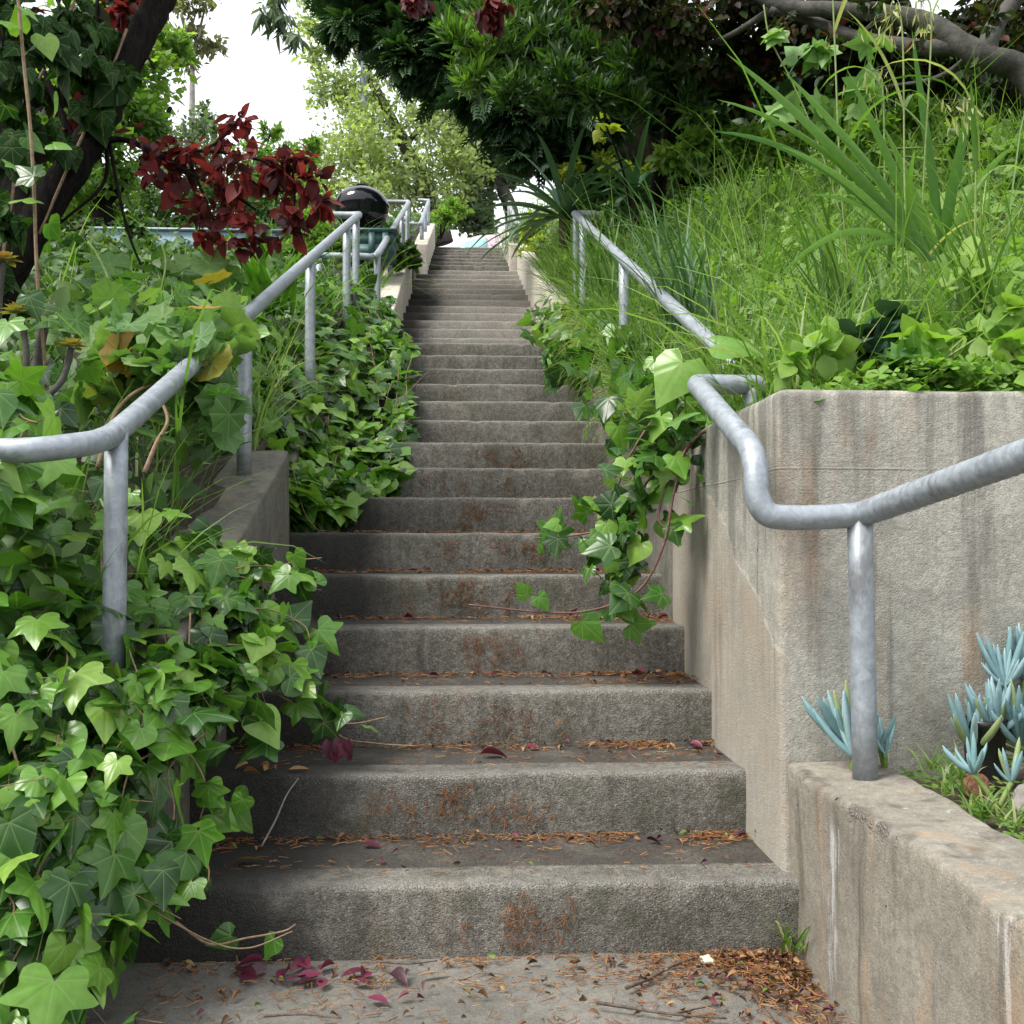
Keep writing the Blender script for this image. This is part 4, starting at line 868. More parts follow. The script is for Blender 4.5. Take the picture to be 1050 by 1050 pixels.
def grass(name, label, fn, side, n, d0, d1, e0, e1, L, wd, seed, dpow=1.5, epow=1.2, mat='grass', bend=(.3, 1.8)):
    g = rngs(seed); ds = d0 + (d1 - d0) * g.random(n) ** dpow; ee = e0 + (e1 - e0) * g.random(n) ** epow
    tuft = g.integers(0, n // 14, n); td = d0 + (d1 - d0) * g.random(n // 14) ** dpow; te = e0 + (e1 - e0) * g.random(n // 14) ** epow
    ds = td[tuft] + g.normal(0, .35, n); ee = np.maximum(e0, te[tuft] + g.normal(0, .3, n)); ds = np.maximum(ds, d0)
    xs = (edge_r(ds) + ee) if side > 0 else (edge_l(ds) - ee)
    p = on_bank(fn, xs, ds); p[:, 2] -= .01
    tl = np.exp(g.normal(0, .3, n // 14)); ln_ = L * tl[tuft] * np.exp(g.normal(0, .25, n))
    mb = MB(); mb.add(*blades(p, g.random(n) * 6.283, g.uniform(.9, 1.55, n), g.uniform(bend[0], bend[1], n), ln_, wd * np.exp(g.normal(0, .3, n)), (.6 * g.random(n // 14)[tuft] + .4 * g.random(n)), nseg=5, twist=g.normal(0, .5, n)))
    o = mb.build(name, M[mat]); o["kind"] = 'stuff'; o["label"] = label
    return o
grass('grass', 'loose grass growing through the left bank', bank_l, -1, 2600, 16, 60, .2, 14, .38, .004, 61)

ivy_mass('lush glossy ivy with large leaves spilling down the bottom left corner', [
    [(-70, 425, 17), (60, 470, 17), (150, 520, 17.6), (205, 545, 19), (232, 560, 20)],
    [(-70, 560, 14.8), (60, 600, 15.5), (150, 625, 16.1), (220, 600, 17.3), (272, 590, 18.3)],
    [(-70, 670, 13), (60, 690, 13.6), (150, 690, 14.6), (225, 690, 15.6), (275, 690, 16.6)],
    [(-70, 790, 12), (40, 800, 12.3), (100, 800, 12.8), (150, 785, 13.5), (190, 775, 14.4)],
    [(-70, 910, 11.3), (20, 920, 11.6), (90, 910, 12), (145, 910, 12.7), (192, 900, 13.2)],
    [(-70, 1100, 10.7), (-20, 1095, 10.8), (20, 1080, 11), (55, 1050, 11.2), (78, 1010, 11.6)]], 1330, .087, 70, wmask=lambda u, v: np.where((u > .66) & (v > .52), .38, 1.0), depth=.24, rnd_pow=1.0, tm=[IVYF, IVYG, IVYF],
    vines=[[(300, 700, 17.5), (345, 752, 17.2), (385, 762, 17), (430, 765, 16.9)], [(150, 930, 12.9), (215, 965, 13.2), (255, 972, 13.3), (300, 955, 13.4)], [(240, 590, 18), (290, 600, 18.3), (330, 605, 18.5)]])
g = rngs(71)
SPR = [([(215, 590, 17.6), (260, 580, 18.2), (300, 585, 18.4), (318, 590, 18.4)], 'trailing ivy sprig on the lower curb top, highest of the loose sprigs'),
       ([(225, 625, 17), (275, 625, 17.6), (310, 640, 17.6), (318, 655, 17.5)], 'trailing ivy sprig hanging over the curb edge beside the fifth step'),
       ([(215, 660, 16.4), (265, 665, 16.9), (305, 690, 17), (325, 715, 17), (335, 735, 17)], 'long trailing ivy sprig hanging in front of the third step'),
       ([(190, 690, 15.6), (235, 705, 16), (262, 735, 16), (270, 760, 16)], 'trailing ivy sprig hanging over the dark curb face'),
       ([(160, 760, 14.4), (195, 775, 14.6), (212, 810, 14.5), (205, 840, 14.4)], 'trailing ivy sprig at the dark gap left of the second step'),
       ([(150, 850, 13.3), (190, 862, 13.5), (212, 885, 13.5), (214, 905, 13.4)], 'trailing ivy sprig low down, left of the bottom step')]
for pts, lab in SPR:
    ln = smooth_line([P(*c) for c in pts], 6); e = thing('ivy_sprig', lab, 'ivy', ln[0])
    mb = MB(); mb.add(*tube(ln, [.003, .0018], 6)); mb.build('stem', M['stem'], e)
    mb = MB(); leaf_sprigs(mb, ln, g, .084, .019, tms=(IVYF, IVYG), up=(.1, -.7, .7), jit=.035); mb.build('leaves', M['ivy'], e)
for nm, lab, pts, sp_, sz in (('ivy_runner', 'ivy runner with a cluster of round leaves reaching over the second step', [(235, 680, 16.6), (290, 715, 17.2), (330, 735, 17.3), (360, 742, 17.2), (398, 735, 17.1)], .05, .075),
                          ('ivy_runner', 'small ivy runner with three leaves on the bottom riser', [(180, 945, 13.1), (215, 968, 13.4), (252, 962, 13.5), (290, 955, 13.6), (303, 948, 13.6)], .085, .05),
                          ('ivy_runner', 'short ivy runner of pale leaves reaching right past the curb top', [(235, 600, 18), (275, 585, 18.6), (305, 575, 18.8), (330, 572, 18.8)], .05, .075)):
    ln = smooth_line([P(*c) for c in pts], 6); e = thing(nm, lab, 'ivy', ln[0])
    mb = MB(); mb.add(*tube(ln, [.003, .0018], 6)); mb.build('stem', M['stem'], e)
    mb = MB(); leaf_sprigs(mb, ln[len(ln) // 4:], g, sz, sp_, up=(.1, -.8, .6), jit=.02); mb.build('leaves', M['ivy'], e)
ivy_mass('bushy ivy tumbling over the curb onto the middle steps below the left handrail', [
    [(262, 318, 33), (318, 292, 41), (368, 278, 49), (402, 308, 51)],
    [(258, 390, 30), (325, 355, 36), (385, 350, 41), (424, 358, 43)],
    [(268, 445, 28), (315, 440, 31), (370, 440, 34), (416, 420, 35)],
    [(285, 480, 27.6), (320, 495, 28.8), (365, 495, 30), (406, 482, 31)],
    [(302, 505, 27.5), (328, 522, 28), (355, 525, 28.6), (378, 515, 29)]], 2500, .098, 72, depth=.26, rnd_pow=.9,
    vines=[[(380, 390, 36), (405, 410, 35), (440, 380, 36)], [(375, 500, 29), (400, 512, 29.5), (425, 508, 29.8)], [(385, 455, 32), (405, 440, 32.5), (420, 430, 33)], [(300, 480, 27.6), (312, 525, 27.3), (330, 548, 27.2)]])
ivy_mass('ivy leaves around the near end of the bent left handrail', [
    [(-60, 330, 17.5), (-10, 340, 17.5), (35, 370, 17.5)], [(-60, 400, 15.5), (0, 410, 15), (50, 430, 15.5)], [(-60, 480, 13.4), (-10, 490, 13.3), (25, 500, 13.6)]], 80, .095, 73, depth=.12, rnd_pow=.55)
ivy_mass('scalloped round leaved geranium sprawling over the left handrail', [
    [(70, 290, 24), (120, 268, 25), (170, 262, 25.5), (215, 262, 25.5), (245, 262, 26)],
    [(85, 335, 21), (120, 325, 20.6), (170, 318, 20.4), (205, 312, 20.5), (246, 325, 21.5)],
    [(95, 375, 20), (130, 372, 19.6), (175, 372, 19.2), (205, 368, 19.3), (236, 372, 20)],
    [(80, 425, 20.5), (115, 425, 21), (150, 420, 20.6), (185, 415, 20.4), (215, 405, 20.6)]], 360, .115, 74, mat='geranium', tm=[GER], depth=.22, name='geranium_plant', cat='geranium', upb=.12, stem_mat='greenstem', spread=.8, down=.6)
# geranium flower stalks and old woody stems
g = rngs(75); e = thing('woody_stem', 'bare brown woody geranium stems leaning below the bent left handrail', 'plant stem', P(110, 470, 19))
mb = MB()
for pts in ([(100, 480, 19), (115, 430, 19.3), (135, 405, 19.5), (165, 390, 19.8)], [(148, 485, 18.6), (160, 455, 18.8), (172, 430, 19), (160, 400, 19.3)], [(112, 470, 19.2), (125, 440, 19.5), (140, 420, 19.7)]): mb.add(*tube(smooth_line([P(*c) for c in pts], 6), [.008, .005], 8))
mb.build('stem', M['stem'], e)
for i, (pts, r0) in enumerate(([[(118, 335, 22), (112, 290, 22), (100, 262, 22), (90, 248, 22)], .005], [[(160, 330, 23), (165, 300, 23), (170, 270, 23), (166, 250, 23)], .005])):
    e = thing('flower_stalk', ('bending pale green flower stalk, the left one of two above the geranium', 'upright pale green flower stalk, the right one of two above the geranium')[i], 'plant', P(*pts[0]))
    mb = MB(); mb.add(*tube(smooth_line([P(*c) for c in pts], 6), [r0, .0035], 7)); mb.build('stem', M['greenstem'], e)
# aeonium rosettes on fat stems
def aeonium(label, pts, r_px, seed):
    g = rngs(seed); ln = smooth_line([P(*c) for c in pts], 6); e = thing('aeonium_plant', label, 'succulent', ln[0])
    mb = MB(); mb.add(*tube(ln, [.011, .009], 9)); mb.build('stem', M['greybark'], e)
    n = 34; k = np.arange(n); a = k * 2.39996; el = np.linspace(1.35, -.1, n)
    d = np.stack([np.cos(a) * np.cos(el), np.sin(a) * np.cos(el), np.sin(el)], 1); rad = r_px * pts[-1][2] * R / F
    up = np.tile([0, 0, 1.], (n, 1)); mb = MB()
    mb.add(*scatter(OVAL, ln[-1] + d * .006, d + [0, 0, .15], up - d * .3, rad * (.45 + .6 * k / n), .3 + .7 * g.random(n), 1.1)); mb.build('rosette', M['aeonium'], e)
aeonium('aeonium rosette on a bare grey stem at the left edge, beside the dark trunk', [(-2, 345, 20), (0, 300, 20), (4, 268, 20)], 17, 76)
aeonium('aeonium rosette on an upright grey stem left of the geranium', [(22, 405, 19), (27, 370, 19), (25, 345, 19), (20, 322, 19)], 19, 77)
aeonium('aeonium rosette on a curved double stem just left of the geranium leaves', [(10, 430, 18.5), (35, 415, 18.6), (60, 395, 18.8), (70, 372, 19), (73, 356, 19)], 16, 78)
e = thing('woody_stem', 'thick knobbly grey brown succulent stem standing left of the geranium', 'plant stem', P(20, 430, 19.5))
mb = MB(); mb.add(*tube(smooth_line([P(*c) for c in ((25, 425, 19.5), (36, 385, 19.5), (42, 350, 19.5), (48, 325, 19.5))], 6), [.018, .014], 10)); mb.build('stem', M['greybark'], e)
# agapanthus
g = rngs(79); e = thing('agapanthus_plant', 'clump of broad arching strap leaves under the red leaved branch', 'plant', P(275, 330, 36))
n = 34; mb = MB(); mb.add(*blades(P(272, 322, 36) + g.normal(0, .06, (n, 3)) * [1, 1, .2], g.random(n) * 6.283, g.uniform(.9, 1.45, n), g.uniform(.3, 1.2, n), g.uniform(.4, .62, n), np.full(n, .019), .5 * g.random(n), nseg=7)); mb.build('leaves', M['strap'], e)

# ------------------------------------------------------------------ the right bank
grass('grass', 'long wild grass covering the right bank', bank_r, 1, 18000, 17.0, 66, .05, 26, .33, .0046, 80, dpow=1.3, epow=1.5)
grass('grass', 'shorter grass at the near edge of the right bank', bank_r, 1, 5200, 16.5, 40, -.5, 9, .20, .0042, 81, dpow=1.2, epow=1.3)
cover('ground_cover', 'small leaved weeds matted along the top of the tall wall', bank_r, 1, 9000, 15.1, 27, -.6, 13, [TRIF, TRIF, SMALL], 'cover', .13, .027, 82, dpow=1.5)
cover('undergrowth', 'mixed leafy weeds among the grass of the right bank', bank_r, 1, 20000, 18, 95, .1, 40, [OVAL, IVY2, OVAL, TRIF], 'cover', .42, .05, 83, dpow=1.3)
grass('grass', 'taller seeding grass scattered over the right bank', bank_r, 1, 3200, 17, 60, .3, 26, .62, .0032, 102, dpow=1.2, epow=1.3, bend=(.2, 1.4))
for i, (c, n, L, lab) in enumerate((((705, 335, 27), 70, .75, 'tall tuft of blue green grass leaning over the right handrail'), ((860, 320, 21), 40, .5, 'thick tuft of grass below the sword leaved clump'), ((1010, 330, 18.5), 40, .45, 'tuft of broad grass behind the wall top at the right edge'), ((620, 300, 38), 50, .6, 'grass tuft beside the upper post of the right handrail'))):
    g = rngs(103 + i); p = P(*c)
    o = MB().add(*blades(p + g.normal(0, .07, (n, 3)) * [1, 1, .1], g.normal(2.6, 1.0, n), g.uniform(1.0, 1.5, n), g.uniform(.2, 1.1, n), L * g.uniform(.5, 1.1, n), np.full(n, .0065), g.random(n) ** 1.3 * .8, nseg=8)).build('grass_tuft', M['bluegrass' if i == 0 else 'grass']); tag(o, lab, 'grass')
# grass and stems hanging over the curb beside the middle steps
g = rngs(84); n = 420; ds = g.uniform(24, 46, n); p = np.stack([(4.75 + g.random(n) * .5) * R, ds * R, (stair(ds) + 1.9) * R], 1)
mb = MB(); mb.add(*blades(p, g.normal(3.3, .7, n), g.uniform(.4, 1.2, n), g.uniform(1.2, 2.6, n), g.uniform(.2, .45, n), np.full(n, .0035), .4 + .6 * g.random(n)))
o = mb.build('grass', M['grass']); o["kind"] = 'stuff'; o["label"] = 'grass hanging over the right curb beside the middle steps'
ivy_mass('dark glossy ivy hanging over the right curb near the foot of the pale steps', [
    [(548, 300, 50), (590, 310, 44), (640, 335, 33)], [(540, 325, 49), (575, 345, 43), (630, 365, 33)], [(556, 352, 45), (580, 362, 42), (615, 375, 36)], [(560, 372, 42), (580, 380, 40.5), (598, 380, 39)]], 330, .11, 85, depth=.2, rnd_pow=.9)
# vine over the tall wall's end
g = rngs(86); e = thing('ivy_plant', 'ivy vine with red brown stems hanging from the tall wall end onto the steps', 'ivy', P(730, 438, 19.5))
vines = [[(735, 432, 19.6), (715, 448, 19.6), (690, 480, 19.6), (665, 510, 19.8), (630, 538, 20), (595, 548, 20.3), (550, 552, 20.5)], [(738, 432, 19.5), (705, 458, 19.4), (692, 500, 19.3), (680, 560, 19.2), (655, 605, 19.3), (610, 625, 19.3), (560, 628, 19.4), (480, 620, 19.4)], [(735, 435, 19.6), (690, 470, 19.8), (660, 500, 20), (640, 560, 20), (620, 610, 19.8)], [(700, 400, 20.5), (670, 430, 20.5), (640, 480, 20.4), (625, 540, 20.2), (632, 590, 20)], [(690, 480, 19.6), (675, 530, 19.5), (690, 545, 19.3)]]
ms = MB(); ml = MB()
for i, vn in enumerate(vines):
    ln = smooth_line([P(*c) for c in vn], 8); MB().add(*tube(ln, [.0055, .003], 7)).build('stem', M['redstem'], e)
    if i != 1: leaf_sprigs(ml, ln, g, .085, .028, tms=(IVYF, IVYG), jit=.05, up=(-.3, -.7, .6))
ln = smooth_line([P(*c) for c in ((680, 440, 20), (650, 500, 20), (625, 560, 19.8), (615, 600, 19.6), (650, 620, 19.4))], 8)
leaf_sprigs(ml, ln, g, .085, .016, jit=.06, up=(-.3, -.7, .6)); leaf_sprigs(ml, ln[-12:], g, .06, .03, jit=.05)
k = [P(540, 610, 19.35), P(552, 612, 19.35), P(572, 537, 20.2), P(690, 540, 19.2), P(636, 600, 19.3)]
ml.add(*scatter(IVY2, np.array(k), np.array([[-.3, -.2, .4], [.4, -.1, -.5], [-.8, -.2, -.1], [.2, -.2, -.8], [0, -.3, -.8]]), unit(np.array([[0, -.9, .4]] * 5) + g.normal(0, .15, (5, 3))), np.array([.06, .06, .055, .07, .07]), np.array([.75, .6, .8, .4, .5])))
ml.build('leaves', M['ivy'], e)
ivy_mass('yellow green ivy heaped over the curb behind the S bend handrail', [
    [(600, 372, 30), (650, 372, 24), (700, 380, 20.5)], [(630, 420, 27), (670, 420, 22), (715, 405, 20)], [(640, 460, 25), (680, 450, 21), (725, 432, 19.8)]], 90, .085, 87, depth=.15, rnd_pow=.6)
def single_leaf(label, px, py, D, size, tip, nrm, r, seed, tm=BROAD, mat='strap', name='broad_leaf'):
    p = P(px, py, D); e = thing(name, label, 'leaf', p - [0, 0, .12])
    mb = MB(); mb.add(*scatter(tm, p[None], np.array([tip], float), np.array([nrm], float), size, np.array([r]))); mb.build('leaf_blade', M[mat], e)
    mb = MB(); mb.add(*tube(smooth_line([p, p + np.array([.01, .03, -.06]), p + np.array([.02, .05, -.15])], 4), .0025, 6)); mb.build('stalk', M['greenstem'], e)
single_leaf('big upright yellow green leaf left of the handrail bend', 700, 372, 18.3, .165, (-.6, -.1, -.9), (-.2, -1, .5), .9, 1, IVY2, 'ivy')
single_leaf('big yellow green leaf lying over the handrail above its bend', 738, 352, 18.0, .14, (.9, -.2, -.1), (0, -.8, .9), .85, 2, IVY2, 'ivy')
g = rngs(88)
for i, (lab, cl, mt) in enumerate((
    ('broad leaved weed with pale green leaves at the right end of the wall top', [(955, 352, 15.9, 22), (990, 345, 16.1, 22), (1005, 365, 15.7, 20), (1035, 325, 16.1, 26), (1045, 362, 15.7, 20)], 'cover'),
    ('dusty blue green leaved weed in the middle of the wall top', [(905, 350, 16.6, 14), (918, 335, 16.8, 12), (885, 345, 16.6, 12)], 'agave'),
    ('yellow green leaved weed on the wall top between the rail return and the dusty weed', [(835, 362, 16.2, 18), (865, 352, 16.4, 16), (815, 372, 16, 12)], 'cover'),
    ('low broad leaved weed spilling over the wall edge below the sword leaves', [(930, 372, 15.6, 16), (965, 378, 15.5, 14)], 'ivy'),
    ('leafy weed beside the lower end of the right handrail', [(760, 368, 18.5, 14), (785, 358, 18.8, 16)], 'cover'))):
    e = thing('broad_leaved_weed', lab, 'weed', P(cl[0][0], cl[0][1] + 25, cl[0][2])); mb = MB(); crown_leaves(mb, cl, 22, (BROAD, BROAD, BROAD, IVYG, OVAL)[i], .074 if i < 2 else .055, g, hollow=.1, squash=.5, rlo=(.4, 0, .3, .3, .3)[i]); mb.build('leaves', M[mt], e)
    limb_parts([([(cl[0][0], cl[0][1] + 25, cl[0][2]), (c[0], c[1], c[2])], .025, .015) for c in cl], g, 'greenstem', e, 5, 'stem')
# the tall strap leaved clump
def blade_to(mb, a, b, sag, wd, r, g, nseg=12, fold=.3):
    a = P(*a); b = P(*b); t = np.linspace(0, 1, nseg + 1)[:, None]
    c = a + (b - a) * t + np.array([0, 0, 1]) * sag * 4 * t * (1 - t); d = unit(np.gradient(c, axis=0)); view = np.array([.2, -.9, .35])
    s = unit(np.cross(d, view)); nn = np.cross(s, d); w_ = wd * (np.minimum(1, .6 + 2 * t) * (1 - t ** 2.5) ** .8 + .015)
    V = np.stack([c - s * w_ - nn * w_ * fold, c, c + s * w_ - nn * w_ * fold], 1).reshape(-1, 3); F_ = []
    for i in range(nseg):
        p_, q_ = 3 * i, 3 * i + 3
        for k in (0, 1): F_ += [(p_ + k, p_ + k + 1, q_ + k + 1), (p_ + k, q_ + k + 1, q_ + k)]
    mb.add(V, np.array(F_), np.stack([np.full(len(V), r), np.tile([-1., 0, 1], nseg + 1), np.repeat(t[:, 0], 3)], 1))
g = rngs(89); e = thing('strap_leaved_plant', 'tall clump of long sword shaped green leaves leaning left on the bank', 'plant', P(960, 275, 20)); mb = MB()
for a, b, sg, wd in (((950, 262, 20), (745, 55, 18.6), .05, .030), ((955, 258, 20), (803, 73, 19.3), .04, .026), ((952, 264, 20), (735, 102, 19), .10, .019), ((945, 262, 20), (733, 135, 18.6), .10, .022), ((955, 262, 20.2), (868, 70, 20.2), .02, .024), ((962, 262, 20), (905, 128, 19.6), .03, .022), ((948, 264, 19.8), (798, 285, 18.4), .12, .016), ((950, 264, 19.6), (830, 200, 19), .06, .015), ((965, 262, 20.2), (1000, 95, 20.4), .03, .022), ((968, 262, 20.2), (935, 30, 20.6), .02, .021), ((960, 266, 20), (870, 265, 18.8), .06, .015), ((968, 264, 20), (1040, 150, 20.5), .06, .016), ((950, 268, 19.6), (800, 150, 18.8), .06, .02), ((955, 268, 19.6), (850, 130, 19), .05, .02)):
    blade_to(mb, a, b, sg, wd, g.random(), g)
mb.build('leaves', M['strap'], e)
# oat stalks
for i, (x0, y0, x1, y1, D, lab) in enumerate(((935, 330, 925, 30, 19.5, 'tall oat stalk with a nodding pale seed head at the top edge'), (872, 300, 852, -30, 20.5, 'tall thick green stalk crossing the bent grey trunk'), (945, 335, 955, 20, 20, 'tall oat stalk right of the sword leaved clump'), (1005, 330, 1000, 120, 19, 'oat stalk in the grass near the right edge'), (915, 320, 905, 90, 21, 'oat stalk in front of the sword leaved clump'))):
    g = rngs(90 + i); ln = smooth_line([P(x0, y0, D), P(x0 * .6 + x1 * .4 - 3, y0 * .6 + y1 * .4, D), P(x1, y1, D), P(x1 - 12, y1 - 20, D)], 8)
    e = thing('oat_stalk', lab, 'grass stalk', ln[0]); mb = MB(); mb.add(*tube(ln, [.0042, .002], 7)); mb.build('stalk', M['greenstem'], e)
    mb = MB(); n = 4; kk = g.integers(4, len(ln) - 8, n)
    mb.add(*blades(ln[kk], g.random(n) * 6.283, g.uniform(1.0, 1.4, n), g.uniform(.4, 2.0, n), g.uniform(.25, .45, n), np.full(n, .009), g.random(n), nseg=8)); mb.build('leaves', M['grass'], e)
    if i != 1:
        n = 26; t = g.random(n); p = ln[-1] + np.stack([g.normal(0, .035, n), g.normal(0, .035, n), -.12 * t + .02], 1)
        mb = MB(); mb.add(*scatter(LANCE, p, np.tile([0, 0, -1.], (n, 1)) + g.normal(0, .35, (n, 3)), g.normal(0, 1, (n, 3)) + [0, -.5, 0], .04, g.random(n))); mb.add(*sticks(np.tile(ln[-2], (n, 1)), p, .0009)); mb.build('seed_head', M['oat'], e)
# lobed-leaf climber above the sword leaves
g = rngs(97); e = thing('lobed_leaf_plant', 'spindly plant with lobed pale leaves above the sword leaved clump', 'plant', P(870, 230, 24))
ln = smooth_line([P(*c) for c in ((865, 230, 24), (840, 150, 24), (815, 90, 24), (790, 40, 24), (783, 5, 24))], 6); mb = MB(); mb.add(*tube(ln, .003, 6)); mb.build('stem', M['greenstem'], e)
mb = MB(); crown_leaves(mb, [(800, 38, 24, 10), (830, 58, 24, 14), (850, 50, 24, 8), (895, 55, 24, 20), (880, 100, 24, 20), (800, 115, 24.5, 14), (845, 110, 24.5, 12)], 5, IVY, .095, g, hollow=0, rlo=.5); mb.build('leaves', M['geranium'], e)
# agaves
def agave(label, c, n, L, seed, wd=.034):
    g = rngs(seed); p = P(*c); e = thing('agave_plant', label, 'agave', p); k = np.arange(n)
    mb = MB(); mb.add(*blades(np.tile(p, (n, 1)) + g.normal(0, .02, (n, 3)), k * 2.39996 + g.normal(0, .15, n), np.linspace(1.15, -.25, n), g.uniform(.4, 1.3, n), L * g.uniform(.8, 1.2, n), np.full(n, wd), g.random(n), nseg=8, fold=.45)); mb.build('leaves', M['agave'], e)
    mb = MB(); mb.add(*tube([p + [0, .02, -.25], p], .05, 8)); mb.build('stump', M['brownbark'], e)
agave('large agave with long drooping grey green leaves above the pale right curb', (579, 224, 52), 40, .80, 98)
agave('agave rosette behind the larger one, at the head of the grass', (650, 205, 54), 30, .72, 99)
g = rngs(100); n = 260; c = P(527, 262, 84)
e = thing('blue_grass_clump', 'mound of fine blue grey grass overhanging the top steps', 'ornamental grass', c)
mb = MB(); mb.add(*blades(c + g.normal(0, .16, (n, 3)) * [1, 1.6, .5] + [.1, 0, .1], g.random(n) * 6.283, g.uniform(.8, 1.5, n), g.uniform(1.0, 2.6, n), g.uniform(.4, .75, n), np.full(n, .006), g.random(n))); mb.build('leaves', M['lavender'], e)
g = rngs(101); e = thing('sapling', 'thin dark stemmed sapling with a few round yellow green leaves by the agaves', 'sapling', P(645, 215, 50))
ln = smooth_line([P(*c) for c in ((646, 215, 50), (640, 180, 50), (632, 155, 50), (622, 130, 50), (618, 112, 50))], 6); mb = MB(); mb.add(*tube(ln, [.012, .006], 7)); mb.build('stem', M['bark'], e)
mb = MB(); crown_leaves(mb, [(620, 115, 50, 7), (627, 130, 50, 7), (615, 132, 50, 6), (618, 142, 50, 5)], 4, IVY2, .085, g, hollow=0, rlo=.4); mb.build('leaves', M['yellow'], e)

# ------------------------------------------------------------------ planter: chalk sticks, pot, stones
def chalk(label, c, n, L, seed, spread=.05, lean=(0, 0, 0)):
    g = rngs(seed); p = P(*c); e = thing('chalk_stick_plant', label, 'succulent', p)
    mb = MB(); ms = MB(); ns = max(2, n // 14)
    heads = p + g.normal(0, spread, (ns, 3)) * [1, .8, .35] + np.array([0, 0, .03])
    for h in heads: ms.add(*tube(smooth_line([p + [0, 0, -.02], (p + h) / 2 + [0, 0, -.01], h], 4), .006, 7))
    for k in range(n):
        h = heads[k % ns]; a = g.random() * 6.283; el = g.uniform(.55, 1.5)
        d = np.array([math.cos(a) * math.cos(el), math.sin(a) * math.cos(el), math.sin(el)]) + lean; l = L * g.uniform(.65, 1.15)
        ln = smooth_line([h, h + d * l * .45, h + d * l * .8 + np.array([0, 0, l * .10]), h + d * l * .95 + np.array([0, 0, l * .2])], 4)
        V, Fc = tube(ln, l * np.array([.045, .066, .074, .074, .068, .056, .034, .008]), 8)
        r = g.random() * .88 if g.random() < .93 else 1.0
        mb.add(V, Fc, np.column_stack([np.full(len(V), r), np.zeros(len(V)), np.zeros(len(V))]))
    ms.build('stem', M['greenstem'], e); mb.build('leaves', M['chalk'], e)
chalk('blue chalk stick succulent at the foot of the near handrail post', (872, 788, 14.3), 40, .108, 110, .026, (-.22, 0, .25))
chalk('few trailing chalk stick leaves just right of the near handrail post', (908, 786, 14.3), 9, .075, 111, .02, (.1, 0, .1))
chalk('large blue chalk stick succulent by the black pot at the right edge', (1080, 775, 13.9), 150, .108, 112, .075, (-.15, -.2, .15))
chalk('small chalk stick sprig by the red stone at the right edge', (1024, 818, 12.6), 16, .075, 113, .02)
chalk('chalk stick shoots behind the large clump at the right edge', (1046, 712, 14.6), 40, .10, 114, .04, (-.1, 0, .2))
e = thing('plant_pot', 'black plastic nursery pot standing in the planter against the wall', 'plant pot', P(1008, 794, 13.6))
c = P(1010, 796, 14.0); prof = [(.042, 0), (.047, .115), (.050, .116), (.052, .135), (.048, .136), (.046, .118), (.040, .02), (.0, .02)]
mb = MB(); S = 28; V = [];
for rr, z in prof:
    for k in range(S):
        a = k * 2 * math.pi / S; rr2 = rr * (1 + (.03 * math.cos(14 * a) if .116 <= z <= .136 else 0)); V.append((c[0] + rr2 * math.cos(a), c[1] + rr2 * math.sin(a), c[2] + z))
Fq = [(i * S + j, i * S + (j + 1) % S, (i + 1) * S + (j + 1) % S, (i + 1) * S + j) for i in range(len(prof) - 1) for j in range(S)]
mb.add(V, np.array(Fq)); mb.build('pot_body', M['black'], e)
mb = MB(); a = np.linspace(0, 2 * math.pi, 25)[:-1]; V = np.vstack([[c + [0, 0, .112]], c + np.stack([.045 * np.cos(a), .045 * np.sin(a), 0 * a + .11], 1)]); mb.add(V, np.array([(0, i + 1, (i + 1) % 24 + 1) for i in range(24)])); mb.build('potting_soil', M['soil_pl'], e)
def rock(name, label, c, size, mat, seed):
    bm = bmesh.new(); bmesh.ops.create_icosphere(bm, subdivisions=4, radius=1)
    for v in bm.verts:
        p = v.co.copy(); v.co *= 1 + .35 * noise.noise(p * 1.1 + Vector((seed, 0, 0))) + .12 * noise.noise(p * 3 + Vector((seed, 5, 0))); v.co = Vector((v.co.x * size[0], v.co.y * size[1], v.co.z * size[2]))
    me = bpy.data.meshes.new(name); bm.to_mesh(me); bm.free(); me.materials.append(M[mat]); me.polygons.foreach_set("use_smooth", np.ones(len(me.polygons), dtype=bool))
    o = bpy.data.objects.new(name, me); COL.objects.link(o); o.location = Vector(P(*c)); return tag(o, label, 'stone')
rock('stone', 'rough red brown stone lying beside the planter wall top', (1000, 806, 13.0), (.028, .03, .032), 'brick', 1)
rock('stone', 'pale grey stone at the right edge of the planter', (1056, 822, 12.4), (.036, .04, .036), 'stone', 5)
rock('stone', 'small pale pebble lying by the grass in the planter', (975, 790, 13.4), (.014, .014, .012), 'stone', 9)

def tuft(label, c, n, L, seed, wd=.004, name='grass_tuft', az=None, mat='grass'):
    g = rngs(seed); p = P(*c); mb = MB()
    mb.add(*blades(p + g.normal(0, .014, (n, 3)) * [1, 1, .1], g.random(n) * 6.283 if az is None else g.normal(az, .8, n), g.uniform(.8, 1.5, n), g.uniform(.2, 1.4, n), L * g.uniform(.5, 1.1, n), np.full(n, wd), g.random(n) ** .8, nseg=5))
    o = mb.build(name, M[mat]); return tag(o, label, 'grass')
tuft('grass tuft at the wall foot on the landing', (815, 976, 14.2), 20, .15, 120)
tuft('grass tuft at the right end of the bottom step, beside the wall', (786, 875, 16.4), 24, .13, 121)
tuft('tiny grass tuft at the right end of the second step, beside the wall', (752, 772, 18.8), 10, .09, 122)
for i, (x, y, D) in enumerate(((958, 790, 13.7), (985, 800, 13.2), (1005, 835, 12.3), (1030, 845, 12), (975, 815, 12.9))):
    tuft('yellow green grass tuft in the planter ' + ('left of the pot', 'by the red stone', 'in front of the red stone', 'at the right edge of the photo', 'between the pebble and the wall top')[i], (x, y, D), 22, .085, 123 + i, .003)
